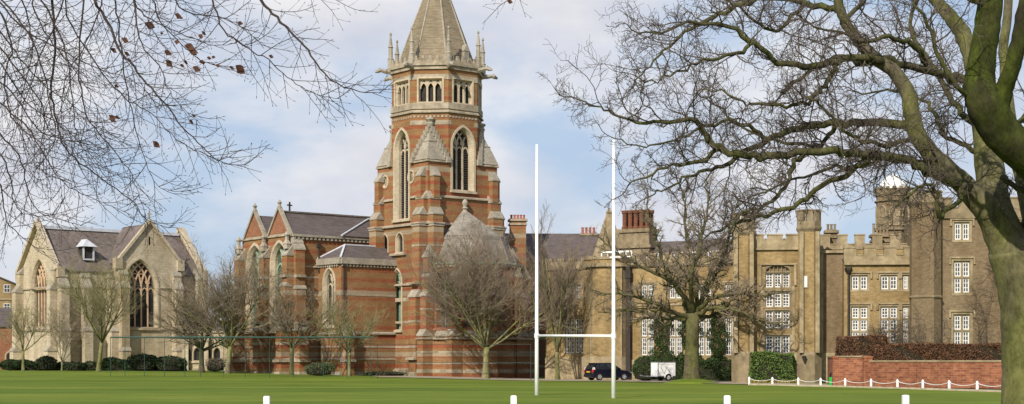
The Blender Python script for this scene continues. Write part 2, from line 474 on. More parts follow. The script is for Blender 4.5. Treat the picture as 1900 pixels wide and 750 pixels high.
def arch_pts(cx, z0, h, zs, rise, o=0.0, n=7):
    """pointed arch outline, counter-clockwise seen from outside, grown by o"""
    Rr = (h * h + rise * rise) / (2 * h)
    R2 = Rr + o
    cxr = h - Rr
    top = math.sqrt(max(R2 * R2 - cxr * cxr, 1e-6))
    a1 = math.atan2(top, -cxr)
    pts = [(cx - h - o, z0 - o * 0.4), (cx + h + o, z0 - o * 0.4)]
    for i in range(n + 1):
        a = a1 * i / n
        pts.append((cx + cxr + R2 * math.cos(a), zs + R2 * math.sin(a)))
    for i in range(n - 1, -1, -1):
        a = a1 * i / n
        pts.append((cx - cxr - R2 * math.cos(a), zs + R2 * math.sin(a)))
    return pts

def rect_pts(s0, s1, z0, z1):
    return [(s0, z0), (s1, z0), (s1, z1), (s0, z1)]

class Panel:
    """one wall face from p0 to p1 (left to right seen from outside)"""
    def __init__(s, p0, p1, z0=None, z1=None, outline=None):
        s.p0 = Vector((p0[0], p0[1])); p1 = Vector((p1[0], p1[1]))
        d = p1 - s.p0; s.L = d.length; s.d = d / s.L
        s.n = Vector((s.d.y, -s.d.x))
        s.outline = outline or rect_pts(0, s.L, z0, z1)
        s.holes = []
    def pt(s, q, z, out=0.0):
        return (s.p0.x + s.d.x * q + s.n.x * out, s.p0.y + s.d.y * q + s.n.y * out, z)
    def wall(s, mb, out=0.0):
        loops = [[Vector((q, z, 0)) for q, z in s.outline]] + [[Vector((q, z, 0)) for q, z in reversed(h)] for h in s.holes]
        flat = [p for l in loops for p in l]
        n = len(mb.v)
        mb.v.extend([s.pt(p.x, p.y, out) for p in flat])
        for t in tessellate_polygon(loops):
            a, b, c = [flat[i] for i in t]
            if (b - a).cross(c - a).z < 0: t = (t[0], t[2], t[1])
            mb.f.append(tuple(n + i for i in t))
    def box(s, mb, q0, q1, z0, z1, o0, o1):
        mb.hexa([s.pt(q0, z0, o1), s.pt(q1, z0, o1), s.pt(q1, z0, o0), s.pt(q0, z0, o0),
                 s.pt(q0, z1, o1), s.pt(q1, z1, o1), s.pt(q1, z1, o0), s.pt(q0, z1, o0)])
    def band(s, mb, q0, q1, z0, z1, out):
        j = jit()
        s.box(mb, q0 - j, q1 + j, z0 + j, z1 + j, -0.05, out + j)
    def string(s, mb, q0, q1, z, h, out):
        """string course with a sloping top"""
        j = jit()
        z0, z1, o = z + j, z + h + j, out + j
        mb.hexa([s.pt(q0 - j, z0, o), s.pt(q1 + j, z0, o), s.pt(q1 + j, z0, -0.05), s.pt(q0 - j, z0, -0.05),
                 s.pt(q0 - j, z0 + h * 0.45, o), s.pt(q1 + j, z0 + h * 0.45, o), s.pt(q1 + j, z1, -0.05), s.pt(q0 - j, z1, -0.05)])
    def strip(s, mb, pts, w, o0, o1):
        """flat bar following a line drawn on the wall"""
        n = len(pts); L = []; Rr = []
        for i in range(n):
            a = pts[max(i - 1, 0)]; b = pts[min(i + 1, n - 1)]
            dx, dz = b[0] - a[0], b[1] - a[1]
            l = math.hypot(dx, dz) or 1
            nx, nz = -dz / l * w / 2, dx / l * w / 2
            L.append((pts[i][0] + nx, pts[i][1] + nz)); Rr.append((pts[i][0] - nx, pts[i][1] - nz))
        j = jit(); o1 += j
        for i in range(n - 1):
            mb.face([s.pt(*Rr[i], o1), s.pt(*Rr[i + 1], o1), s.pt(*L[i + 1], o1), s.pt(*L[i], o1)])
            mb.face([s.pt(*L[i], o1), s.pt(*L[i + 1], o1), s.pt(*L[i + 1], o0), s.pt(*L[i], o0)])
            mb.face([s.pt(*Rr[i + 1], o1), s.pt(*Rr[i], o1), s.pt(*Rr[i], o0), s.pt(*Rr[i + 1], o0)])
        mb.face([s.pt(*L[0], o1), s.pt(*L[0], o0), s.pt(*Rr[0], o0), s.pt(*Rr[0], o1)])
        mb.face([s.pt(*L[-1], o0), s.pt(*L[-1], o1), s.pt(*Rr[-1], o1), s.pt(*Rr[-1], o0)])
    def ring(s, mb, inner, outer, out, depth):
        """moulded surround and reveal of an opening"""
        n = len(inner)
        mid = [((a[0] * 0.55 + b[0] * 0.45), (a[1] * 0.55 + b[1] * 0.45)) for a, b in zip(inner, outer)]
        for i in range(n):
            k = (i + 1) % n
            o, m_, p = outer, mid, inner
            mb.face([s.pt(*o[i], -0.03), s.pt(*o[k], -0.03), s.pt(*o[k], out), s.pt(*o[i], out)])
            mb.face([s.pt(*o[i], out), s.pt(*o[k], out), s.pt(*m_[k], out), s.pt(*m_[i], out)])
            mb.face([s.pt(*m_[i], out), s.pt(*m_[k], out), s.pt(*p[k], -depth * 0.45), s.pt(*p[i], -depth * 0.45)])
            mb.face([s.pt(*p[i], -depth * 0.45), s.pt(*p[k], -depth * 0.45), s.pt(*p[k], -depth), s.pt(*p[i], -depth)])
    def gothic(s, root, cx, z0, w, top, spring=None, lights=2, o=0.25, out=0.07, depth=0.5, stone=None, trac=None,
               glass=None, bar=0.11, louvre=False, pane='glass'):
        h = w / 2
        zs = spring if spring is not None else top - w * 0.8
        rise = top - zs
        inner = arch_pts(cx, z0, h, zs, rise, 0.0); outer = arch_pts(cx, z0, h, zs, rise, o)
        mid = [((a[0] * 0.55 + b[0] * 0.45), (a[1] * 0.55 + b[1] * 0.45)) for a, b in zip(inner, outer)]
        s.holes.append(mid)
        mb = MB(); s.ring(mb, inner, outer, out + jit(), depth)
        s.box(mb, cx - h - o * 1.2, cx + h + o * 1.2, z0 - o * 0.4 - 0.22, z0 - o * 0.4 - 0.003, -0.05, out + 0.14 + jit())
        win = mb.build('window', stone or M['stone'], root)
        g = MB()
        g.face([s.pt(q, z, -depth + 0.005) for q, z in inner])
        g.build(pane, glass or M['glass'], win)
        t = MB()
        Rr = (h * h + rise * rise) / (2 * h)
        def inside(q, z):
            if z < zs: return abs(q - cx) <= h + 1e-6
            return (q - (cx + h - Rr)) ** 2 + (z - zs) ** 2 <= Rr * Rr + 1e-6 and (q - (cx - h + Rr)) ** 2 + (z - zs) ** 2 <= Rr * Rr + 1e-6
        o1 = -depth + 0.16
        for i in range(1, lights):
            m = cx - h + w * i / lights
            s.strip(t, [(m, z0), (m, zs)], bar, -depth, o1)
            for sg in (1, -1):
                pts = [(m, zs)]
                for q in range(1, 40):
                    a = q * 0.05
                    x = m + sg * (Rr - Rr * math.cos(a)); z = zs + Rr * math.sin(a)
                    if not inside(x, z): break
                    pts.append((x, z))
                if len(pts) > 1: s.strip(t, pts, bar * 0.9, -depth, o1 - 0.01)
        # cusped heads of the lights
        lw = w / lights
        if lights > 1:
            for i in range(lights):
                c = cx - h + lw * (i + 0.5)
                ap = arch_pts(c, zs - lw * 0.75, lw / 2, zs - lw * 0.72, lw * 0.75, 0, 4)[2:]
                s.strip(t, [p for p in ap if inside(*p)], bar * 0.75, -depth, o1 - 0.03)
            for i in range(lights - 1):
                c = cx - h + lw * (i + 1)
                zc = zs + rise * 0.42 + (0 if lights % 2 == 0 else rise * 0.02)
                rr = lw * 0.36
                if lights > 2 and (i == 0 or i == lights - 2): zc = zs + rise * 0.22; rr *= 0.8
                s.strip(t, [(c + rr * math.cos(a_ * math.pi / 5), zc + rr * math.sin(a_ * math.pi / 5)) for a_ in range(11)], bar * 0.6, -depth, o1 - 0.04)
            tr = t.build('tracery', trac or stone or M['stone'], win)
        if louvre:
            lv = MB(); z = z0 + 0.1
            while z < top - 0.3:
                ww = h
                if z > zs:
                    ww = math.sqrt(max(Rr * Rr - (z - zs) ** 2, 0)) - (Rr - h)
                if ww > 0.1:
                    lv.hexa([s.pt(cx - ww, z, -depth + 0.12), s.pt(cx + ww, z, -depth + 0.12), s.pt(cx + ww, z + 0.12, -depth + 0.01), s.pt(cx - ww, z + 0.12, -depth + 0.01),
                             s.pt(cx - ww, z + 0.03, -depth + 0.12), s.pt(cx + ww, z + 0.03, -depth + 0.12), s.pt(cx + ww, z + 0.15, -depth + 0.01), s.pt(cx - ww, z + 0.15, -depth + 0.01)])
                z += 0.24
            lv.build('louvre', M['iron'], win)  # dark tone on the slats stands for the dim belfry interior
        return win
    def sash(s, root, cx, z0, w, h, cols=2, rows=2, pane=(2, 3), o=0.2, depth=0.24, stone=None, hood=True, mull=0.14, head=None):
        """stone mullioned window with white casements"""
        st = stone or M['tan_stone']
        s.holes.append(rect_pts(cx - w / 2 - o * 0.45, cx + w / 2 + o * 0.45, z0 - o * 0.45, z0 + h + o * 0.45))
        mb = MB()
        s.ring(mb, rect_pts(cx - w / 2, cx + w / 2, z0, z0 + h), rect_pts(cx - w / 2 - o, cx + w / 2 + o, z0 - o, z0 + h + o), 0.03 + jit(), depth)
        lw = (w - (cols - 1) * mull) / cols; lh = (h - (rows - 1) * mull) / rows
        for i in range(1, cols):
            q = cx - w / 2 + i * lw + (i - 1) * mull
            s.box(mb, q, q + mull, z0, z0 + h, -depth, -0.06)
        for k in range(1, rows):
            z = z0 + k * lh + (k - 1) * mull
            s.box(mb, cx - w / 2, cx + w / 2, z, z + mull, -depth, -0.064)
        if hood:
            a = o + 0.05
            s.box(mb, cx - w / 2 - a, cx + w / 2 + a, z0 + h + a, z0 + h + a + 0.13, -0.03, 0.13 + jit())
            for q in (-1, 1):
                e = cx + q * (w / 2 + a + 0.07)
                s.box(mb, e - 0.07, e + 0.07, z0 + h + a - 0.45, z0 + h + a + 0.127, -0.03, 0.124 + jit())
        win = mb.build('window', st, root)
        fr = MB(); gl = MB()
        for i in range(cols):
            for k in range(rows):
                q0 = cx - w / 2 + i * (lw + mull); zz = z0 + k * (lh + mull)
                q1, z1 = q0 + lw, zz + lh
                f = 0.085
                for (a, b_, c, d) in ((q0, q0 + f, zz, z1), (q1 - f, q1, zz, z1), (q0 + f, q1 - f, zz, zz + f), (q0 + f, q1 - f, z1 - f, z1)):
                    s.box(fr, a, b_, c, d, -depth, -depth + 0.08)
                for a in range(1, pane[0]):
                    x = q0 + (q1 - q0) * a / pane[0]
                    s.box(fr, x - 0.028, x + 0.028, zz + f, z1 - f, -depth, -depth + 0.06)
                for a in range(1, pane[1]):
                    z = zz + (z1 - zz) * a / pane[1]
                    s.box(fr, q0 + f, q1 - f, z - 0.026, z + 0.026, -depth, -depth + 0.057)
        gl.face([s.pt(cx - w / 2, z0, -depth + 0.02), s.pt(cx + w / 2, z0, -depth + 0.02), s.pt(cx + w / 2, z0 + h, -depth + 0.02), s.pt(cx - w / 2, z0 + h, -depth + 0.02)])
        fr.build('frame', M['winwhite'], win)
        gl.build('pane', M['pane'], win)
        return win
    def door(s, root, cx, w, top, z0=0.0, mat=None, stone=None, depth=0.4):
        h = w / 2; zs = top - w * 0.6
        inner = arch_pts(cx, z0, h, zs, top - zs, 0); outer = arch_pts(cx, z0, h, zs, top - zs, 0.22)
        s.holes.append([((a[0] + b[0]) / 2, (a[1] + b[1]) / 2) for a, b in zip(inner, outer)])
        mb = MB(); s.ring(mb, inner, outer, 0.06 + jit(), depth)
        d = mb.build('doorway', stone or M['stone'], root)
        g = MB(); g.face([s.pt(q, z, -depth + 0.01) for q, z in inner])
        for q in range(1, 4):
            x = cx - h + w * q / 4
            s.box(g, x - 0.02, x + 0.02, z0, zs, -depth, -depth + 0.04)
        g.build('door', mat or M['door'], d)
        return d
    def buttress(s, mb, cap, q, w, stages, z0=-0.5):
        """stages = [(top, projection), ...] from the ground up; a stone weathering slopes back at each top"""
        prof = []
        for i, (zt, pr) in enumerate(stages):
            nx = stages[i + 1][1] if i + 1 < len(stages) else 0.0
            dz = max((pr - nx) * 1.5, 0.25)
            zb = z0 if i == 0 else prof_top
            j = jit(); q0, q1 = q - w / 2 + j, q + w / 2 - j
            s.box(mb, q0, q1, zb, zt, -0.05, pr)
            # sloping cap
            e = 0.07 + j
            cap.hexa([s.pt(q0 - e, zt - 0.12, pr + e), s.pt(q1 + e, zt - 0.12, pr + e), s.pt(q1 + e, zt - 0.12, -0.05), s.pt(q0 - e, zt - 0.12, -0.05),
                      s.pt(q0 - e, zt + 0.02, pr + e), s.pt(q1 + e, zt + 0.02, pr + e), s.pt(q1 + e, zt + dz, nx + 0.02 - 0.05 * (nx == 0)), s.pt(q0 - e, zt + dz, nx + 0.02 - 0.05 * (nx == 0))])
            cap.hexa([s.pt(q0 - e, zt + 0.02, -0.05), s.pt(q1 + e, zt + 0.02, -0.05), s.pt(q1 + e, zt + 0.02, -0.051), s.pt(q0 - e, zt + 0.02, -0.051),
                      s.pt(q0 - e, zt + dz, -0.05), s.pt(q1 + e, zt + dz, -0.05), s.pt(q1 + e, zt + dz, -0.051), s.pt(q0 - e, zt + dz, -0.051)])
            prof_top = zt
    def crenels(s, mb, q0, q1, z, low, high, mw=0.75, gap=0.6, th=0.35, out=0.04, cap=None):
        s.box(mb, q0, q1, z, z + low, out - th, out)
        n = max(1, int(round((q1 - q0 + gap) / (mw + gap))))
        st = (q1 - q0 + gap) / n; m_ = st - gap
        for i in range(n):
            a = q0 + i * st
            s.box(mb, a, a + m_, z + low, z + high, out - th + 0.001, out - 0.001)
            if cap is not None:
                s.box(cap, a - 0.05, a + m_ + 0.05, z + high - 0.02, z + high + 0.1, out - th - 0.05, out + 0.05)
                if i < n - 1:
                    s.box(cap, a + m_ + 0.052, a + st - 0.052, z + low - 0.02, z + low + 0.08, out - th - 0.05, out + 0.048)

def slab(mb, a, b, c, d, th):
    """a sloping roof sheet a,b (eave) c,d (ridge) of some thickness"""
    a, b, c, d = map(Vector, (a, b, c, d))
    n = (b - a).cross(d - a).normalized() * th
    mb.hexa([a - n, b - n, c - n, d - n, a, b, c, d])

def bar(mb, a, b, w, h):
    """rectangular bar from a to b"""
    a, b = Vector(a), Vector(b)
    t = (b - a).normalized(); up = Vector((0, 0, 1))
    if abs(t.z) > 0.98: up = Vector((1, 0, 0))
    sd = t.cross(up).normalized() * w / 2; u = sd.cross(t).normalized() * h / 2
    mb.hexa([a - sd - u, a + sd - u, b + sd - u, b - sd - u, a - sd + u, a + sd + u, b + sd + u, b - sd + u])

def cross_finial(mb, x, y, z, h=1.0, along='x'):
    mb.box(x - 0.07, x + 0.07, y - 0.07, y + 0.07, z, z + h)
    if along == 'x': mb.box(x - 0.3, x + 0.3, y - 0.065, y + 0.065, z + h * 0.6, z + h * 0.6 + 0.13)
    else: mb.box(x - 0.065, x + 0.065, y - 0.3, y + 0.3, z + h * 0.6, z + h * 0.6 + 0.13)

def chimney_pots(parent, xs, y, z, h=0.8, r=0.16, mat=None):
    for x in xs:
        p = MB(); p.ngon(x, y, [(r * 1.15, z), (r * 1.15, z + 0.1), (r * 0.9, z + 0.15), (r * 0.82, z + h - 0.1), (r * 1.1, z + h - 0.08), (r * 1.1, z + h)], 8)
        p.build('chimney_pot', mat or M['pot'], parent)

def chimney(root, x0, x1, y0, y1, z0, z1, mat, npots=3, cap=None, poth=0.8, potm=None):
    mb = MB(); mb.box(x0, x1, y0, y1, z0, z1)
    c = mb.build('chimney', mat, root)
    k = MB(); k.box(x0 - 0.12, x1 + 0.12, y0 - 0.12, y1 + 0.12, z1 - 0.45, z1 - 0.25); k.box(x0 - 0.18, x1 + 0.18, y0 - 0.18, y1 + 0.18, z1 - 0.02, z1 + 0.2)
    k.build('chimney_cap', cap or M['stone'], c)
    L = x1 - x0
    chimney_pots(c, [x0 + L * (i + 0.5) / npots for i in range(npots)], (y0 + y1) / 2, z1 + 0.2, poth, min(.16, L / npots * .4), potm)
    return c

exec_parts = []
# ------------------------------------------------------------------ setting: ground, drive, path
def ground():
    xs = sorted(set([-600, -400, -250, -150] + [-120 + 5 * i for i in range(49)] + [150, 250, 400, 600]))
    ys = sorted(set([-40, 0, 20] + [30 + 5 * i for i in range(36)] + [240, 300, 400, 600, 900]))
    mb = MB()
    for y in ys:
        for x in xs:
            mb.v.append((x, y, gz(x, y) + (0.03 * math.sin(x * 0.31 + y * 0.17) * math.sin(y * 0.23) if y < 120 else 0)))
    w = len(xs)
    for j in range(len(ys) - 1):
        for i in range(w - 1):
            a = j * w + i
            mb.f.append((a, a + 1, a + w + 1, a + w))
    o = mb.build('lawn', M['lawn'], None, True)
    o['kind'] = 'structure'
ground()

def sheet(name, pts_near, pts_far, mat, dz, n=14):
    mb = MB()
    rows = []
    for (a, b) in zip(pts_near, pts_far):
        rows.append((a, b))
    for (a, b), (c, d) in zip(rows[:-1], rows[1:]):
        for i in range(n):
            def L(p, q, t): return (p[0] + (q[0] - p[0]) * t, p[1] + (q[1] - p[1]) * t)
            q = [L(a, c, i / n), L(a, c, (i + 1) / n), L(b, d, (i + 1) / n), L(b, d, i / n)]
            mb.face([(x, y, gz(x, y) + dz) for x, y in q])
    o = mb.build(name, mat); o['kind'] = 'structure'
    return o
gp = lambda px, Y: ((px - 950) * Y / F, Y)
sheet('gravel_drive', [gp(700, 152), gp(985, 142), gp(1150, 136), gp(1300, 125), gp(1380, 118.5), gp(1900, 97)],
      [gp(690, 158), gp(985, 160), gp(1150, 153), gp(1300, 146), gp(1395, 129), gp(1925, 100.5)], M['gravel'], 0.04)
kb = MB()
kp = [gp(1392, 116.8), gp(1480, 111), gp(1570, 106), gp(1665, 100), gp(1765, 94.5), gp(1915, 86.5)]
for a, b in zip(kp[:-1], kp[1:]):
    bar(kb, (a[0], a[1], 0.05), (b[0], b[1], 0.05), 0.25, 0.12)
o = kb.build('path_kerb', M['stone_pale']); o['kind'] = 'structure'

# ------------------------------------------------------------------ the cream stone chapel on the left
def stone_chapel():
    C = Frame(110, 185, 39)
    t = C.root('stone_chapel', 'cream stone chapel with steep slate roofs and large traceried gable windows at the left', 'chapel')
    W = MB(); T = MB(); G = MB(); K = MB()
    yw = C.sy(36, 0); XR = C.sx(334, yw / 2)
    ez = C.z(500, 0, 0); rz = C.z(424, 0, yw / 2)
    ym = yw / 2
    # end gable (left)
    P = Panel((0, yw), (0, 0), outline=[(0, -0.5), (yw, -0.5), (yw, ez), (ym, rz + 0.4), (0, ez)])
    zs = C.z(606, 0, ym); P.gothic(t, ym + 0.2, zs, 4.3, C.z(484, 0, ym), C.z(535, 0, ym), 5, 0.4, 0.1, 0.55, M['ashlar'], M['pinkstone'], bar=0.2)
    P.wall(W)
    for zz in (C.z(613), C.z(533)): P.string(T, -0.1, yw + 0.1, zz, 0.22, 0.16)
    for q in (0.75, yw - 0.75): P.buttress(W, G, q, 1.1, [(C.z(650), 1.3), (C.z(536), 1.0), (C.z(500), 0.5)])
    for sgn in (0, 1):
        a = (-0.15, 0 if sgn else yw, ez); b = (-0.15, ym, rz + 0.75)
        bar(K, a, b, 0.75, 0.35)
    # eave kneelers
    for q in (0, yw): P.box(W, q - 0.45, q + 0.45, ez - 0.9, ez + 0.35, -0.5, 0.35)
    # front wall
    xg0 = C.sx(219, -1.2); xg1 = C.sx(334, -1.2)
    Pf = Panel((0, 0), (XR, 0), -0.5, ez)
    Pf.wall(W)
    for zz in (C.z(613), C.z(533)): Pf.string(T, -0.1, xg0 - 0.05, zz, 0.22, 0.16); Pf.string(T, xg1 + 0.05, XR + .1, zz, 0.22, 0.16)
    Pf.string(T, 0, XR, ez - 0.2, 0.2, 0.2)
    for px in (116, 158, 207):
        Pf.buttress(W, G, C.sx(px, 0) - 0.1, 1.0, [(C.z(613), 1.35), (C.z(533), 1.05), (C.z(512), 0.4)])
    # projecting gable
    gw = xg1 - xg0; gm = gw / 2
    gez = C.z(486, xg0, -1.2); grz = C.z(413, xg0 + gm, -1.2)
    Pg = Panel((xg0, -1.2), (xg1, -1.2), outline=[(0, -0.5), (gw, -0.5), (gw, gez), (gm, grz), (0, gez)])
    wc = C.sx(259.5, -1.2) - xg0
    Pg.gothic(t, wc, C.z(606, xg0, -1.2), 4.15, C.z(482, xg0, -1.2), C.z(533, xg0, -1.2), 5, 0.42, 0.1, 0.6, M['ashlar'], M['pinkstone'], bar=0.16)
    Pg.holes.append(rect_pts(gm - 0.11, gm + 0.11, C.z(452, xg0, -1.2), C.z(437, xg0, -1.2)))
    Pg.wall(W)
    sl = MB(); sl.face([Pg.pt(gm - .11, C.z(452, xg0, -1.2), -.3), Pg.pt(gm + .11, C.z(452, xg0, -1.2), -.3), Pg.pt(gm + .11, C.z(437, xg0, -1.2), -.3), Pg.pt(gm - .11, C.z(437, xg0, -1.2), -.3)])
    sl.build('slit_window', M['glass'], t)
    for x in (xg0, xg1):
        Ps = Panel((xg0, 0.02), (xg0, -1.2), -0.5, gez) if x == xg0 else Panel((xg1, -1.2), (xg1, 0.02), -0.5, gez)
        Ps.wall(W)
    zb = C.z(611, xg0, -1.2)
    Pg.string(T, 0, gw, zb, 0.2, 0.16)
    z5 = C.z(533, xg0, -1.2)
    Pg.string(T, 0, wc - 2.6, z5, 0.2, 0.16); Pg.string(T, wc + 2.6, gw, z5, 0.2, 0.16)
    for q in (0.55, gw - 0.55): Pg.buttress(W, G, q, 1.0, [(C.z(650, xg0, -1.2), 1.2), (C.z(533, xg0, -1.2), 0.95), (C.z(508, xg0, -1.2), 0.45)])
    for q, sg in ((xg0, 1), (xg1, -1)):
        bar(K, (q - sg * 0.2, -1.25, gez + 0.05), (xg0 + gm, -1.25, grz + 0.25), 0.5, 0.3)
        Pg.box(W, (0 if sg > 0 else gw) - 0.45, (0 if sg > 0 else gw) + 0.45, gez - 0.8, gez + 0.45, -0.5, 0.3)
    # plinth
    P.band(T, -0.2, yw + 0.2, -0.5, 0.9, 0.2); Pf.band(T, 0, xg0 - 0.01, -0.5, 0.9, 0.2); Pg.band(T, -.1, gw + .1, -0.5, 0.9, 0.2)
    # right end gable and back
    Pe = Panel((XR, 0), (XR, yw), outline=[(0, -0.5), (yw, -0.5), (yw, ez), (ym, rz + 0.4), (0, ez)])
    Pe.wall(W)
    Panel((XR, yw), (0, yw), -0.5, ez).wall(W)
    for yy in (0, yw): bar(K, (XR + 0.15, yy, ez + 0.3), (XR + 0.15, ym, rz + 0.95), 0.8, 0.4)
    Pe.box(W, -0.5, 0.6, ez - 2.2, ez + 0.5, -0.6, 0.5)
    Pf.buttress(W, G, XR - 0.6, 1.2, [(C.z(613, XR), 1.6), (C.z(520, XR), 1.0)])
    W.build('wall', M['ashlar'], t); T.build('string_course', M['stone'], t); G.build('weathering', M['stone_grey'], t)
    K.build('coping', M['stone_pale'], t)
    # roofs
    r = MB()
    slab(r, (0.25, -0.25, ez - 0.1), (XR - 0.2, -0.25, ez - 0.1), (XR - 0.2, ym, rz), (0.25, ym, rz), 0.2)
    slab(r, (XR - 0.2, yw + 0.25, ez - 0.1), (0.25, yw + 0.25, ez - 0.1), (0.25, ym, rz), (XR - 0.2, ym, rz), 0.2)
    slab(r, (xg0 - 0.1, ym, gez - 0.1), (xg0 - 0.1, -1.0, gez - 0.1), (xg0 + gm, -1.0, grz - 0.1), (xg0 + gm, ym, grz - 0.1), 0.2)
    slab(r, (xg1 + 0.1, -1.0, gez - 0.1), (xg1 + 0.1, ym, gez - 0.1), (xg0 + gm, ym, grz - 0.1), (xg0 + gm, -1.0, grz - 0.1), 0.2)
    rf = r.build('roof', M['slate_pale'], t)
    k = MB(); bar(k, (0.2, ym, rz + 0.18), (XR - 0.2, ym, rz + 0.18), 0.5, 0.36); k.build('ridge_capping', M['lead'], rf)
    # louvred dormer on the slope
    dx = C.sx(160, 1.6); dz = C.z(474, dx, 1.4)
    d = MB(); d.box(dx - 0.6, dx + 0.6, 1.0, 2.6, dz - 0.6, dz + .98)
    dm = d.build('dormer', M['void'], rf)
    d = MB(); ap = (dx, 1.5, dz + 1.95); bk = (dx, 2.9, dz + 1.95)
    d.face([(dx - .95, .55, dz + 1.0), (dx + .95, .55, dz + 1.0), ap])
    d.face([(dx + .95, .55, dz + 1.0), (dx + .95, 2.4, dz + 1.0), bk, ap])
    d.face([(dx - .95, 2.4, dz + 1.0), (dx - .95, .55, dz + 1.0), ap, bk])
    d.face([(dx - .95, .55, dz + .99), (dx - .95, 2.4, dz + .99), (dx + .95, 2.4, dz + .99), (dx + .95, .55, dz + .99)])
    d.box(dx - 0.7, dx + 0.7, 0.86, 0.98, dz - 0.6, dz - 0.42)
    for q in (-1, 1): d.box(dx + q * 0.62 - 0.09, dx + q * 0.62 + 0.09, 0.88, 1.0, dz - 0.42, dz + 1.0)
    d.build('dormer_roof', M['lead'], dm)
    f = MB(); cross_finial(f, xg0 + gm, -1.2, grz + 0.3, 1.1); f.build('cross', M['stone'], t)
    f = MB(); f.ngon(-0.15, ym, [(0.25, rz + 0.7), (0.18, rz + 1.1), (0.0, rz + 1.3)], 6); f.build('finial', M['stone'], t)
    return C, XR
CS, XR_ = stone_chapel()

# low stone link between the two chapels
def link():
    C = Frame(338, 187, 8)
    t = C.root('stone_link_range', 'low stone link range with two light windows and dark arched door between the chapels', 'building')
    x1 = C.sx(474, 0); ht = C.z(613)
    W = MB(); T = MB()
    P = Panel((0, 0), (x1, 0), -0.5, ht)
    for px in (357, 394):
        q = C.sx(px, 0)
        for dq in (-0.55, 0.55):
            P.gothic(t, q + dq, C.z(669), 0.7, C.z(646), None, 1, 0.2, 0.05, 0.35, M['stone_pale'])
    P.door(t, C.sx(447, 0), 1.5, C.z(643), C.z(688), stone=M['stone_pale'])
    P.wall(W)
    Panel((0, 6), (0, 0), -0.5, ht).wall(W); Panel((x1, 0), (x1, 6), -0.5, ht).wall(W); Panel((x1, 6), (0, 6), -0.5, ht).wall(W)
    P.string(T, -.1, x1 + .1, ht - 0.3, 0.3, 0.15); P.band(T, 0, C.sx(440, 0) - .2, -0.5, 0.9, 0.12)
    for px in (338, 375, 415): P.buttress(W, T, C.sx(px, 0) + .4, 0.7, [(ht - 1.2, 0.7)])
    W.build('wall', M['ashlar'], t); T.build('string_course', M['stone'], t)
    r = MB(); slab(r, (-.1, -.1, ht + .02), (x1 + .1, -.1, ht + .02), (x1 + .1, 3, ht + 1.3), (-.1, 3, ht + 1.3), .15)
    slab(r, (x1 + .1, 6.1, ht + .02), (-.1, 6.1, ht + .02), (-.1, 3, ht + 1.3), (x1 + .1, 3, ht + 1.3), .15); r.build('roof', M['slate'], t)
    s = MB(); dx = C.sx(447, 0); gzz = C.z(689)
    for i in range(3): s.box(dx - 1.4, dx + 1.4, -0.5 - 0.35 * (2 - i) - .35, -0.02, gzz - 0.5 + i * 0.003, gzz - 0.32 + i * 0.16)
    s.build('step', M['stone'], t)
link()

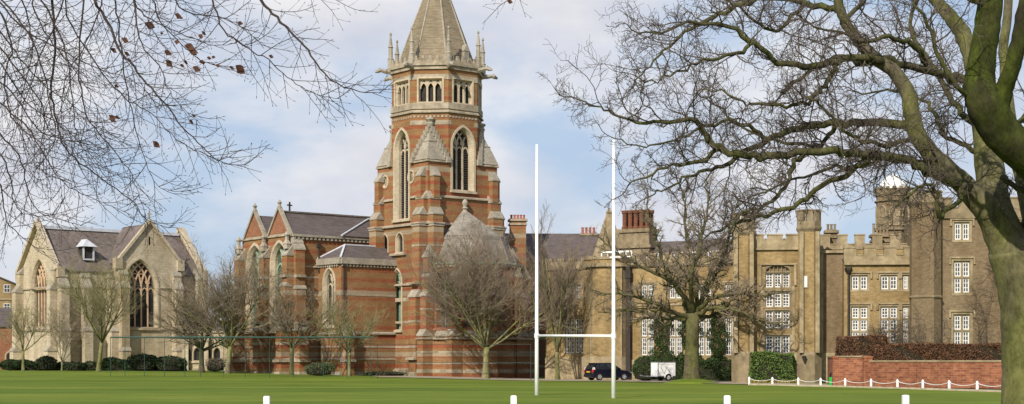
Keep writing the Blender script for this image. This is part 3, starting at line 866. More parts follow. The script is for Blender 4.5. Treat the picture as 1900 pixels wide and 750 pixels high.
# ------------------------------------------------------------------ the banded brick chapel with the tower
def brick_chapel():
    C = Frame(811, 168, 39)
    t = C.root('brick_chapel', 'banded red brick chapel with octagonal tower and stone spire', 'chapel')
    a = 4.5; hw = a * math.tan(math.pi / 8)
    z = lambda py: C.z(py, 0, -a)
    zl = lambda py: C.z(py, -a, 0)
    zo, ztop = z(300), z(130)
    W = MB(); T = MB(); G = MB(); ST = MB()
    # ---- tower faces: 0 right (front), 1 left, 2 far right, 3 back
    corners = [(-a, -a), (a, -a), (a, a), (-a, a)]
    faces = [Panel(corners[0], corners[1], -.5, 1), Panel(corners[3], corners[0], -.5, 1), Panel(corners[1], corners[2], -.5, 1), Panel(corners[2], corners[3], -.5, 1)]
    PR, PL = faces[0], faces[1]
    for P in faces:
        P.outline = [(0, -0.5), (2 * a, -0.5), (2 * a, zo), (a + hw, zo), (a + hw, ztop), (a - hw, ztop), (a - hw, zo), (0, zo)]
    cr = C.sx(855, -a) + a
    cr = a
    PR.gothic(t, cr, z(352), 2.35, z(240), z(272), 3, 0.42, 0.1, 0.75, M['stone_pale'], M['stone_pale'], M['void'], 0.2, True, 'dark_backing')
    cl = a + 0.35
    PL.gothic(t, a, zl(405), 2.1, z(243), z(275), 3, 0.42, 0.1, 0.75, M['stone_pale'], M['stone_pale'], M['void'], 0.17, True, 'dark_backing')
    for P in faces[2:]:
        P.gothic(t, a, z(352), 2.2, z(240), z(272), 3, 0.42, 0.1, 0.75, M['stone_pale'], M['stone_pale'], M['void'], 0.17, True, 'dark_backing')
    # lower lancet, twin openings of the left face
    ql = a + (0.0 if True else 0)
    lanc = 2 * a - (C.sy(737, -a) + a)
    PL.gothic(t, lanc, zl(611), 1.35, zl(502), zl(522), 2, 0.28, 0.08, 0.5, M['stone_pale'], M['copper'], M['glass_green'], 0.12)
    for px in (714, 742):
        q = 2 * a - (C.sy(px, -a) + a)
        PL.gothic(t, q, zl(467), 1.0, zl(434), zl(446), 1, 0.22, 0.08, 0.4, M['stone_pale'])
    # lights of the top stage
    diag = [Panel((-hw, -a), (hw, -a), 0, 1)]
    octv = [(hw, -a), (a, -hw), (a, hw), (hw, a), (-hw, a), (-a, hw), (-a, -hw), (-hw, -a)]
    dp = {}
    def top_lights(P, q, big):
        zb, zt_ = z(192), z(150)
        w = 2.35
        P.holes.append(rect_pts(q - w / 2, q + w / 2, zb, zt_))
        mb = MB(); P.ring(mb, rect_pts(q - w / 2 + .08, q + w / 2 - .08, zb + .08, zt_ - .08), rect_pts(q - w / 2 - .22, q + w / 2 + .22, zb - .1, zt_ + .25), 0.06 + jit(), 0.6)
        wn = mb.build('belfry_opening', M['stone_pale'], t)
        tr = MB(); lw = (w - .16) / 3
        for i in range(1, 3): P.strip(tr, [(q - w / 2 + .08 + lw * i, zb + .05), (q - w / 2 + .08 + lw * i, zt_ - .8)], 0.2, -0.45, -0.2)
        for i in range(3):
            c = q - w / 2 + .08 + lw * (i + .5)
            P.strip(tr, arch_pts(c, zt_ - 1.0, lw / 2, zt_ - .95, lw * 0.9, 0, 4)[2:], 0.15, -0.45, -0.22)
        for i in range(4):
            c = q - w / 2 + .08 + lw * i
            tr.face([P.pt(c - lw * .42, zt_ - .05, -.28), P.pt(c, zt_ - .75, -.28), P.pt(c + lw * .42, zt_ - .05, -.28)])
        tr.build('tracery', M['stone_pale'], wn)
        g = MB(); g.face([P.pt(q - w / 2, zb, -.58), P.pt(q + w / 2, zb, -.58), P.pt(q + w / 2, zt_, -.58), P.pt(q - w / 2, zt_, -.58)])
        g.build('dark_backing', M['void'], wn)
    for P in faces: top_lights(P, a, True)
    dpan = []
    for i in (0, 2, 4, 6):
        P = Panel(octv[i], octv[i + 1], outline=rect_pts(0, 2 * hw, zo - 0.1, ztop))
        top_lights(P, hw, True); dpan.append(P)
    # round medallions either side of the long belfry window
    for px, py in ((715, 333), (763, 331)):
        q = 2 * a - (C.sy(px, -a) + a)
        pts = [(q + .42 * math.cos(i * math.pi / 6), zl(py) + .5 * math.sin(i * math.pi / 6)) for i in range(12)]
        ou = [(q + .62 * math.cos(i * math.pi / 6), zl(py) + .72 * math.sin(i * math.pi / 6)) for i in range(12)]
        PL.holes.append([((p[0] + r_[0]) / 2, (p[1] + r_[1]) / 2) for p, r_ in zip(pts, ou)])
        mb = MB(); PL.ring(mb, pts, ou, 0.07, 0.2); md = mb.build('roundel', M['stone_pale'], t)
        g = MB(); g.face([PL.pt(*p, -.18) for p in pts]); g.build('roundel_panel', M['stone'], md)
    for P in faces + dpan: P.wall(W)
    # string courses
    z4, z3 = z(420), z(370)
    for i, P in enumerate(faces):
        zz4, zz3 = (z4, z3)
        if i == 1:
            for q0, q1 in ((-.1, a - 1.55), (a + 1.55, 2 * a + .1)): P.string(T, q0, q1, zz3, .3, .2)
        else: P.string(T, -.1, 2 * a + .1, zz3, .3, .2)
        P.string(T, -.15, 2 * a + .15, zz4, .32, .26)
        P.string(T, -.1, 2 * a + .1, z(530), .24, .2)
        P.band(T, -.1, 2 * a + .1, -.5, z(690), .35); P.string(T, -.1, 2 * a + .1, z(690), .35, .34)
        for py, h in ((461, .18), (600, .22), (646, .22)):
            if h and not (i == 1 and py == 461): P.band(ST, -.02, 2 * a + .02, z(py), z(py) + h, .025)
    PL.band(ST, -.02, 2 * a + .02, zl(560), zl(553), .03); PL.string(T, C_q(PL, 706, C, a), C_q(PL, 754, C, a), zl(474), .3, .3)
    PL.band(ST, 0, lanc - 1.0, zl(542), zl(536), .03)
    for P in dpan + [Panel((-hw, -a), (hw, -a), 0, 1), Panel((-a, hw), (-a, -hw), 0, 1), Panel((a, -hw), (a, hw), 0, 1), Panel((hw, a), (-hw, a), 0, 1)]:
        L = 2 * hw
        P.band(ST, -.02, L + .02, z(205), z(194), .12); P.string(T, -.05, L + .05, z(212), .32, .2)
        P.band(ST, -.01, L + .01, z(155 - 14), z(146), .04)
        for q0, q1 in ((0, .45), (L - .45, L)): P.band(ST, q0 - .01, q1 + .01, z(151), z(143), .05)
        if P in dpan: P.band(ST, -.01, L + .01, z(234), z(226), .03)
        else:
            for q0, q1 in ((0, .35), (L - .35, L)): P.band(ST, q0 - .01, q1 + .01, z(234), z(226), .03)
        # diaper frieze
        n = 9
        for i in range(n):
            q = L * (i + .5) / n
            P.box(T, q - .12, q + .12, z(220.5), z(217), -.02, .05 + jit())
        # cornice and parapet
        P.band(ST, -.1, L + .1, ztop - .1, ztop + .25, .18); P.band(ST, -.15, L + .15, ztop + .26, ztop + .5, .36)
        P.box(ST, 0, L, ztop + .5, ztop + .72, -.15, .24)
        for i in range(5):
            q = L * (i + .5) / 5
            P.box(ST, q - .2, q + .2, ztop + .72, ztop + 1.05, -.1, .2); P.box(G, q - .13, q + .13, ztop + 1.05, ztop + 1.3, -.06, .16)
        P.box(ST, 0, L, ztop + 1.06 - .34, ztop + .82, -.12, .21)
    cop = MB()
    for P in dpan:
        pass
    tower = W.build('tower_wall', M['brick'], t)
    # broaches with a stepped stone hip over each corner
    ob = MB()
    for i, (sx_, sy_) in enumerate(((-1, -1), (1, -1), (1, 1), (-1, 1))):
        k = (Vector((sx_ * a, sy_ * a, zo)), )
        c0 = Vector((sx_ * (a + .12), sy_ * (a + .12), zo - .05)); c1 = Vector((sx_ * hw, sy_ * (a + .12), zo - .05)); c2 = Vector((sx_ * (a + .12), sy_ * hw, zo - .05))
        zm = z(268); zt_ = z(234)
        m = Vector((sx_ * (a + hw) / 2, sy_ * (a + hw) / 2, 0))      # middle of the oblique face
        f = 0.45
        def lerp(p, q, u, zz): return Vector((p.x + (q.x - p.x) * u, p.y + (q.y - p.y) * u, zz))
        d0 = lerp(c0, m, f, zm); d1 = lerp(c1, m, f, zm); d2 = lerp(c2, m, f, zm)
        top = Vector((m.x, m.y, zt_))
        q = 0.10
        rev = sx_ * sy_ < 0
        def fc(p):
            ob.face(list(reversed(p)) if rev else p)
        fc([c1, d1, d0, c0]); fc([c0, d0, d2, c2])
        e0 = lerp(d0, m, -.06, zm + .12); e1 = lerp(d1, m, -.06, zm + .12); e2 = lerp(d2, m, -.06, zm + .12)
        fc([d1, e1, e0, d0]); fc([d0, e0, e2, d2])
        g0 = lerp(d0, m, .12, zm + .16); g1 = lerp(d1, m, .12, zm + .16); g2 = lerp(d2, m, .12, zm + .16)
        fc([e1, g1, g0, e0]); fc([e0, g0, g2, e2])
        fc([g1, top, g0]); fc([g0, top, g2])
        # crow steps up both edges
        for cc in (c1, c2):
            for s_ in range(8):
                u = .06 + s_ / 8.2
                p = lerp(cc, m, u, zo + (zt_ - zo) * u)
                n_ = Vector((sx_, sy_, 0)).normalized() * .08
                ob.box(p.x + n_.x - .26, p.x + n_.x + .26, p.y + n_.y - .26, p.y + n_.y + .26, p.z - .5, p.z + .12 + jit())
        fn = MB(); fn.ngon(m.x + sx_ * .12, m.y + sy_ * .12, [(.3, zt_ - .3), (.42, zt_ + .1), (.28, zt_ + .25), (.5, zt_ + .5), (.45, zt_ + .65), (0.05, zt_ + .75)], 8)
        fn.build('finial', M['stone_grey'], t)
        T2 = MB()
    ob.build('broach', M['stone_grey'], t)
    for P in faces:
        for q0, q1 in ((-.12, a - hw - .02), (a + hw + .02, 2 * a + .12)): P.string(T, q0, q1, zo - .3, .26, .17)
    # corner buttresses
    BW = MB()
    for i, P in enumerate(faces):
        for e in (0, 1):
            q = 0.62 if e == 0 else 2 * a - 0.62
            lowp = 1.5 if i < 3 else 1.0
            P.buttress(BW, G, q, 1.25, [(z(552), lowp), (z(420) - .1, 1.05), (z(401), .95), (z(372), .5)])
            P.buttress(BW, G, q + (.1 if e == 0 else -.1), .75, [(z(330), .62)], z(372))
            P.string(T, q - .72, q + .72, z4, .32, 1.2)
            P.string(T, q - .72, q + .72, z(530), .3, 1.7)
            P.band(T, q - .72, q + .72, -.5, z(690), lowp + .2); P.string(T, q - .75, q + .75, z(668), .5, lowp + .35)
            for py, h in ((461, .18), (600, .22), (646, .22)):
                P.box(ST, q - .65, q + .65, z(py), z(py) + h, .1, (1.05 if py == 461 else lowp) + .03 + jit())
    BW.build('buttress', M['brick'], t)
    # gable-shaped weatherings over the left hand buttress pair
    T.build('string_course', M['stone'], t); G.build('weathering', M['stone_grey'], t); ST.build('stone_band', M['stone'], t)
    # spire
    sp = MB(); Rr = a / math.cos(math.pi / 8)
    zsp = ztop + .6; apex = z(-82)
    r0 = Rr * .845
    sp.ngon(0, 0, [(r0 * 1.06, zsp - .3), (r0, zsp + .5), (0.06, apex)], 8, math.pi / 8)
    spo = sp.build('spire', M['spire'], t)
    rb = MB()
    for i in range(8):
        an = math.pi / 8 + i * math.pi / 4
        rb.tube([(r0 * 1.01 * math.cos(an), r0 * 1.01 * math.sin(an), zsp + .4), (.07 * math.cos(an), .07 * math.sin(an), apex)], [.13, .06], 5)
    for k in range(1, 7):
        u = k / 9.0; zz = zsp + .5 + (apex - zsp - .5) * u; rr = r0 * (1 - u)
        rb.ngon(0, 0, [(rr + .01, zz - .03), (rr + .06, zz), (rr - .1, zz + .1)], 8, math.pi / 8)
    rb.build('spire_rib', M['stone_grey'], spo)
    # lucarne on the right slope of the spire
    an = -math.pi / 4 + math.radians(22)
    lc = MB(); ca, sa = math.cos(-math.pi / 4), math.sin(-math.pi / 4)
    rr = r0 * .93
    lx, ly = rr * math.cos(-math.pi / 2 + .25), rr * math.sin(-math.pi / 2 + .25)
    lc.box(lx - .3, lx + .3, ly - .2, ly + .9, zsp + .4, zsp + 1.6)
    lc.face([(lx - .4, ly - .25, zsp + 1.55), (lx + .4, ly - .25, zsp + 1.55), (lx, ly - .2, zsp + 2.3)])
    lc.face([(lx + .4, ly - .25, zsp + 1.55), (lx + .3, ly + 1.1, zsp + 1.6), (lx, ly + .9, zsp + 2.3), (lx, ly - .2, zsp + 2.3)])
    lc.face([(lx - .3, ly + 1.1, zsp + 1.6), (lx - .4, ly - .25, zsp + 1.55), (lx, ly - .2, zsp + 2.3), (lx, ly + .9, zsp + 2.3)])
    lc.build('lucarne', M['stone_grey'], spo)
    # pinnacles and gargoyles at the eight angles
    for i in range(8):
        an = math.pi / 8 + i * math.pi / 4
        x, y = (Rr + .12) * math.cos(an), (Rr + .12) * math.sin(an)
        p = MB(); zp = ztop + .45
        p.ngon(x, y, [(.32, zp), (.32, zp + 1.0), (.36, zp + 1.05), (.24, zp + 1.2), (.22, zp + 2.2), (.3, zp + 2.28), (.22, zp + 2.4), (.07, zp + 3.5), (.14, zp + 3.6), (.12, zp + 3.75), (.02, zp + 3.85)], 8, an)
        p.build('pinnacle', M['stone_grey'], t)
        g = MB()
        e = lambda r_, zz: (r_ * math.cos(an), r_ * math.sin(an), zz)
        g.tube([e(Rr, ztop + .15), e(Rr + .7, ztop + .2), e(Rr + 1.15, ztop + .28), e(Rr + 1.4, ztop + .2), e(Rr + 1.75, ztop + .05)], [.28, .26, .2, .24, .1], 6)
        for sg in (1, -1):
            px_, py_ = -math.sin(an) * sg, math.cos(an) * sg
            b0 = e(Rr + 1.3, ztop + .35)
            g.tube([b0, (b0[0] + px_ * .2, b0[1] + py_ * .2, b0[2] + .18)], [.08, .02], 4)
        g.build('gargoyle', M['stone_grey'], t)

    # ---- apse on the right face
    ar = 5.1; ac = (.45, -a - .75)
    av = [(ac[0] + ar * math.cos(R(180 + 36 * i)), ac[1] + ar * math.sin(R(180 + 36 * i))) for i in range(6)]
    AW = MB(); AT = MB(); AG = MB(); AS = MB()
    za = z(490); zst = z(530)
    zz = lambda py: C.z(py, 0, -a - ar)
    za = zz(491)
    for i0 in (0, 5):
        e_ = (av[i0][0], -a); Panel(*( (e_, av[i0]) if i0 == 0 else (av[i0], e_)), -.5, za).wall(AW)
    for i in range(5):
        P = Panel(av[i], av[i + 1], -.5, za); L = P.L
        P.gothic(t, L / 2, zz(607), 1.45, zz(505), zz(528), 2, 0.34, 0.08, 0.5, M['brick_red'], M['stone_grey'], M['glass_dull'], .10)
        if i == 3: P.door(t, L * .62, 1.0, zz(650), -.3)
        P.wall(AW)
        P.string(AT, 0, L, zz(630), .32, .35)
        P.band(AW, 0, L, -.5, zz(634), .28)
        # sloping sill below the window
        AG.hexa([P.pt(L / 2 - .8, zz(625), .4), P.pt(L / 2 + .8, zz(625), .4), P.pt(L / 2 + .75, zz(625), 0), P.pt(L / 2 - .75, zz(625), 0),
                 P.pt(L / 2 - .8, zz(622), .4), P.pt(L / 2 + .8, zz(622), .4), P.pt(L / 2 + .75, zz(608), 0.02), P.pt(L / 2 - .75, zz(608), 0.02)])
        for py, h in ((575, .17), (655, .18), (676, .18), (692, .35)):
            if not (i == 3 and py > 640): P.band(AS, 0, L, zz(py), zz(py) + h, .30 if py > 600 else .03)
        for e in (0, 1):
            P.band(AS, (0 if e == 0 else L / 2 + .95), (L / 2 - .95 if e == 0 else L), zz(540), zz(536), .025)
        P.band(AT, -.05, L + .05, za - .28, za, .22)
    gut = MB()
    for i in range(5):
        P = Panel(av[i], av[i + 1], 0, 1); P.band(gut, -.08, P.L + .08, za + .01, za + .16, .42)
    for i in range(6):
        an = R(180 + 36 * i)
        c, s_ = math.cos(an), math.sin(an)
        # radial buttress
        Pb = Panel((av[i][0] - .55 * -s_ * -1, av[i][1] - .55 * c), (av[i][0] + .55 * -s_, av[i][1] + .55 * c), 0, 1)
        # outward normal must point along (c, s)
        if Pb.n.x * c + Pb.n.y * s_ < 0:
            Pb = Panel((av[i][0] + .55 * s_, av[i][1] - .55 * c), (av[i][0] - .55 * s_, av[i][1] + .55 * c), 0, 1)
            if Pb.n.x * c + Pb.n.y * s_ < 0:
                Pb = Panel((av[i][0] - .55 * s_, av[i][1] + .55 * c), (av[i][0] + .55 * s_, av[i][1] - .55 * c), 0, 1)
        Pb.buttress(AW, AG, .55, 1.0, [(zz(622), 1.35), (zz(548), .95), (zz(512), .7)])
        for py, h in ((575, .17), (655, .18), (676, .18), (692, .35)):
            Pb.box(AS, .02, 1.08, zz(py), zz(py) + h, .1, (1.38 if py > 600 else .98) + jit())
        Pb.string(AT, -.03, 1.13, zz(630), .32, 1.5)
        if i in (0, 5):
            p = MB(); p.box(av[i][0] + c * .3 - .45, av[i][0] + c * .3 + .45, av[i][1] - .6, av[i][1] + .3, zz(505), zz(478))
            p.build('pinnacle_base', M['brick'], t)
            p = MB(); p.ngon(av[i][0] + c * .3, av[i][1] - .15, [(.75, zz(478)), (.78, zz(476)), (.05, zz(452))], 4, math.pi / 4); p.build('pinnacle', M['stone_grey'], t)
    gut.build('gutter', M['copper'], t)
    AW.build('apse_wall', M['brick'], t); AT.build('apse_string_course', M['stone'], t); AG.build('apse_weathering', M['stone_grey'], t); AS.build('apse_stone_band', M['stone'], t)
    ro = MB(); zA, zM, zE = C.z(390, 0, -a), zz(442), za + .15
    def rp(rad, i, h): return (ac[0] + rad * math.cos(R(180 + 36 * i)), ac[1] + rad * math.sin(R(180 + 36 * i)), h)
    for i in range(5):
        ro.face([rp(4.75, i, zE), rp(4.75, i + 1, zE), rp(3.65, i + 1, zM), rp(3.65, i, zM)])
        ro.face([rp(3.65, i, zM + .12), rp(3.65, i + 1, zM + .12), (0, -a - .2, zA)])
    rfo = ro.build('apse_roof', M['slab'], t)
    k = MB()
    for i in range(5):
        P = Panel(rp(3.63, i, 0)[:2], rp(3.63, i + 1, 0)[:2], 0, 1); P.band(k, -.02, P.L + .02, zM - .05, zM + .2, .07)
        n = 7
        for j in range(n): P.box(k, P.L * (j + .2) / n, P.L * (j + .8) / n, zM + .2, zM + .36, -.1, .06)
    for i in range(6): k.tube([rp(4.75, i, zE), rp(3.66, i, zM), (0, -a - .2, zA)], .09, 5)
    k.build('roof_rib', M['slab'], rfo)
    f = MB(); f.ngon(0, -a - .35, [(.35, zA - .4), (.22, zA), (.36, zA + .15), (.2, zA + .3), (.32, zA + .65), (.3, zA + .85), (.15, zA + 1.05), (.03, zA + 1.1)], 8); f.build('finial', M['stone_grey'], rfo)

    # ---- transept with two gables, left
    yT = 5.5; U = -C.sx(541, yT)
    y1 = C.sy(497, -U); y2 = C.sy(450, -U)
    zt = lambda py: C.z(py, -U, yT)
    ez, rz_ = zt(437), zt(392)
    L = y2 - yT; m0 = (y1 + y2) / 2; m1 = (yT + y1) / 2
    TW = MB(); TT = MB(); TG = MB(); TS = MB(); TD = MB()
    P = Panel((-U, y2), (-U, yT), outline=[(0, -.5), (L, -.5), (L, ez), (y2 - m1, rz_ + .45), (y2 - y1, ez), (y2 - m0, rz_ + .45), (0, ez)])
    for m in (m0, m1):
        P.gothic(t, y2 - m, zt(610), 2.7, zt(452), zt(487), 2, 0.5, 0.1, 0.6, M['stone_pale'], M['copper'], M['glass_green'], .24)
    P.door(t, y2 - y1 + 6.2 if False else L - 0.001 - 1.5, 1.2, zt(655), -.2) if False else None
    P.wall(TW)
    zs_ = zt(438)
    P.string(TT, -.1, L + .1, zs_ + .05, .25, .15)
    # diapered brick in the gables
    for m in (m0, m1):
        g = y2 - m; hh = rz_ + .4 - ez; hb = (y1 - yT) / 2
        TD.face([P.pt(g - hb * .93, ez + .36, .04), P.pt(g + hb * .93, ez + .36, .04), P.pt(g, rz_ + .15, .04)])
        for sg in (1, -1):
            bar(TG, P.pt(g + sg * (hb + .05), ez - .1, .0), P.pt(g, rz_ + .6, .0), .42, .22)
        fn = MB(); x, y, _ = P.pt(g, 0, 0); fn.ngon(x, y, [(.28, rz_ + .5), (.16, rz_ + .9), (.28, rz_ + 1.05), (.12, rz_ + 1.25), (.03, rz_ + 1.4)], 6); fn.build('finial', M['stone_grey'], t)
    for q in (0.1, y2 - y1, L - .1):
        for e in (0,):
            P.buttress(TW, TG, q, 1.0, [(zt(612), 1.5), (zt(530), 1.0), (zt(473), .8)])
            P.band(TT, q - .6, q + .6, -.5, zt(690), 1.7); P.string(TT, q - .66, q + .66, zt(672), .55, 1.8)
            for py in (515, 600, 640): P.box(TS, q - .52, q + .52, zt(py), zt(py) + .28, .1, (1.03 if py < 600 else 1.53) + jit())
            p = MB(); xx, yy, _ = P.pt(q, 0, .5); p.ngon(xx, yy, [(.42, zt(473) + .6), (.42, zt(455)), (.5, zt(453)), (.22, zt(446)), (.2, zt(440)), (.34, zt(436)), (.1, zt(430))], 6)
            p.build('statue_niche', M['stone_grey'], t)
    Pf = Panel((-U, yT), (-a + .3, yT), -.5, ez)
    Pf.wall(TW); Lf = Pf.L
    for PP, LL in ((P, L), (Pf, Lf)):
        for py, h in ((515, .2), (555, .18), (645, .2), (668, .22)):
            if PP is P: 
                for q0, q1 in ((0, y2 - m0 - 1.9), (y2 - m0 + 1.9, y2 - m1 - 1.9), (y2 - m1 + 1.9, L)) if py < 612 else ((0, L),): PP.band(TS, q0, q1, zt(py), zt(py) + h, .03)
            else: PP.band(TS, 0, LL, zt(py), zt(py) + h, .03)
        PP.string(TT, -.05, LL + .05, zt(618), .3, .2); PP.band(TT, -.05, LL, -.5, zt(692), .22)
    Pf.string(TT, -.05, Lf, zt(495), .2, .12)
    # corbelled eaves
    n = int(Lf / .5)
    for i in range(n): Pf.box(TG, .1 + i * .5, .35 + i * .5, ez - .35, ez - .08, -.02, .25)
    Pf.band(TG, 0, Lf, ez - .08, ez + .16, .32)
    Pf.buttress(TW, TG, .55, 1.1, [(zt(612), 1.5), (zt(535), 1.0), (zt(462), .8), (zt(450), .4)])
    for py in (515, 603, 640): Pf.box(TS, 0, 1.12, zt(py), zt(py) + .28, .1, (1.03 if py < 600 else 1.53) + jit())
    Pf.band(TT, -.1, 1.2, -.5, zt(690), 1.7); Pf.string(TT, -.12, 1.25, zt(672), .55, 1.8)
    Panel((-a, y2), (-U, y2), -.5, ez).wall(TW)
    r = MB(); xr = 2.0
    for (ya, yb) in ((yT, y1), (y1, y2)):
        mm = (ya + yb) / 2
        slab(r, (-U + .2, ya - .3, ez + .1), (xr, ya - .3, ez + .1), (xr, mm, rz_ + .1), (-U + .2, mm, rz_ + .1), .2)
        slab(r, (xr, yb + .1, ez + .1), (-U + .2, yb + .1, ez + .1), (-U + .2, mm, rz_ + .1), (xr, mm, rz_ + .1), .2)
    # lower hipped slope against the tower
    xa = C.sx(632, yT - .3); xb = C.sx(695, yT - .3); xt = C.sx(682, m1 - .4)
    r.face([(xa, yT - .45, ez + .22), (xb + 1, yT - .45, ez + .22), (xt + 1.5, m1 - .6, rz_ - .1), (xt, m1 - .6, rz_ - .1)])
    rfo = r.build('roof', M['slate'], t)
    k = MB(); bar(k, (xa, yT - .5, ez + .25), (xt, m1 - .65, rz_ - .05), .22, .12)
    k.build('hip_flashing', M['lead'], rfo)
    k = MB(); bar(k, (-U + .3, m1, rz_ + .18), (xr, m1, rz_ + .18), .3, .16); k.build('ridge_tile', M['slate_pale'], rfo)
    f = MB(); cross_finial(f, -U + 1.2, m1, rz_ + .2, 1.0, 'x'); f.build('cross', M['iron'], rfo)
    # nave behind the tower
    Panel((a + .5, yT), (a + .5, y2), -.5, ez).wall(TW)
    slab(r, (0, 0, 0), (0, 0, 0), (0, 0, 0), (0, 0, 0), 0) if False else None
    TW.build('transept_wall', M['brick'], t); TT.build('transept_string_course', M['stone'], t); TG.build('transept_weathering', M['stone_grey'], t); TS.build('transept_stone_band', M['stone'], t)
    TD.build('diapered_gable', M['brick_red'], t)
    pc = MB(); x_ = C.sx(592, yT - .2)
    pc.tube([(x_, yT - .2, zt(505)), (x_, yT - .2, zt(452))], .09, 6); pc.box(x_ - .18, x_ + .18, yT - .36, yT, zt(457), zt(448)); pc.build('downpipe', M['iron'], t)

    # ---- hipped annexe between transept and tower
    ya = 1.2; xa = C.sx(633, ya); xl = xa
    zx = lambda py: C.z(py, xa, ya)
    eh = zx(486)
    NW = MB(); NT = MB(); NS = MB()
    ydepth = C.sy(589, xa)
    P1 = Panel((xa, ydepth), (xa, ya), -.5, eh); P2 = Panel((xa, ya), (-a + .1, ya), -.5, eh)
    wc = ydepth - C.sy(611, xa)
    P1.gothic(t, wc, zx(602), 1.7, zx(500), zx(525), 2, .38, .08, .5, M['stone_pale'], M['stone_pale'], M['glass'], .14)
    dq = C.sx(660, ya) - xa
    P1.wall(NW); P2.wall(NW)
    for PP in (P1, P2):
        for py, h in ((548, .18), (645, .2), (668, .22)):
            if PP is P1 and py < 605:
                PP.band(NS, 0, wc - 1.2, zx(py), zx(py) + h, .03); PP.band(NS, wc + 1.2, PP.L, zx(py), zx(py) + h, .03)
            else: PP.band(NS, 0, PP.L, zx(py), zx(py) + h, .03)
        n = int(PP.L / .42)
        for i in range(n): PP.box(NT, .06 + i * .42, .27 + i * .42, eh - .42, eh - .18, -.02, .2)
        PP.band(NT, -.1, PP.L + .1, eh - .18, eh + .45, .3); PP.string(NT, 0, PP.L, zx(620), .3, .2); PP.band(NT, 0, PP.L, -.5, zx(690), .2)
    P2.buttress(NW, NT, .5, 1.0, [(zx(622), .9)]); P2.string(NT, -.1, 1.1, zx(672), .5, 1.1)
    NW.build('annexe_wall', M['brick'], t); NT.build('annexe_cornice', M['stone_grey'], t); NS.build('annexe_stone_band', M['stone'], t)
    r = MB(); h0 = eh + .42; xm, ymid = xa + 1.9, (ya + ydepth) / 2
    x2 = -a + .2; hz_ = C.z(455, xm, ymid)
    r.face([(xa - .2, ydepth, h0), (xa - .2, ya - .2, h0), (xm, ymid, hz_)])
    r.face([(xa - .2, ya - .2, h0), (x2, ya - .2, h0), (x2, ymid, hz_), (xm, ymid, hz_)])
    r.face([(x2, ydepth, h0), (xa - .2, ydepth, h0), (xm, ymid, hz_), (x2, ymid, hz_)])
    ra = r.build('annexe_roof', M['slate'], t)
    k = MB(); bar(k, (xa - .2, ya - .2, h0 + .05), (xm, ymid, hz_ + .05), .2, .12); bar(k, (xm, ymid, hz_ + .06), (x2, ymid, hz_ + .06), .22, .14); bar(k, (xa - .2, ydepth, h0 + .05), (xm, ymid, hz_ + .05), .2, .12)
    k.build('hip_flashing', M['lead'], ra)
    dpz = MB(); dpz.tube([(xa + .25, ya - .15, .3), (xa + .25, ya - .15, eh - .1)], .08, 6); dpz.box(xa + .08, xa + .42, ya - .3, ya, eh - .5, eh - .15); dpz.build('downpipe', M['iron'], t)
    for px in (832, 851):
        pass
    return C
def C_q(P, px, C, a):
    return 2 * a - (C.sy(px, -a) + a)
BC = brick_chapel()
# ------------------------------------------------------------------ slate roofed range behind, between the chapel and the school
def simple_house(root, x0, x1, y0, y1, eave, ridge, wall, roofm, axis='x', over=.25):
    W = MB(); r = MB()
    if axis == 'x':
        ym = (y0 + y1) / 2
        for pts, ol in ((((x0, y0), (x1, y0)), None), (((x1, y1), (x0, y1)), None)):
            Panel(*pts, -.5, eave).wall(W)
        for pts in (((x1, y0), (x1, y1)), ((x0, y1), (x0, y0))):
            L = y1 - y0
            Panel(*pts, outline=[(0, -.5), (L, -.5), (L, eave), (L / 2, ridge), (0, eave)]).wall(W)
        slab(r, (x0 - over, y0 - over, eave), (x1 + over, y0 - over, eave), (x1 + over, ym, ridge + .1), (x0 - over, ym, ridge + .1), .15)
        slab(r, (x1 + over, y1 + over, eave), (x0 - over, y1 + over, eave), (x0 - over, ym, ridge + .1), (x1 + over, ym, ridge + .1), .15)
    else:
        xm = (x0 + x1) / 2
        L = x1 - x0
        for pts in (((x0, y0), (x1, y0)), ((x1, y1), (x0, y1))):
            Panel(*pts, outline=[(0, -.5), (L, -.5), (L, eave), (L / 2, ridge), (0, eave)]).wall(W)
        for pts in (((x1, y0), (x1, y1)), ((x0, y1), (x0, y0))):
            Panel(*pts, -.5, eave).wall(W)
        slab(r, (x0 - over, y1 + over, eave), (x0 - over, y0 - over, eave), (xm, y0 - over, ridge + .1), (xm, y1 + over, ridge + .1), .15)
        slab(r, (x1 + over, y0 - over, eave), (x1 + over, y1 + over, eave), (xm, y1 + over, ridge + .1), (xm, y0 - over, ridge + .1), .15)
    w = W.build('wall', wall, root); ro = r.build('roof', roofm, root)
    return w, ro

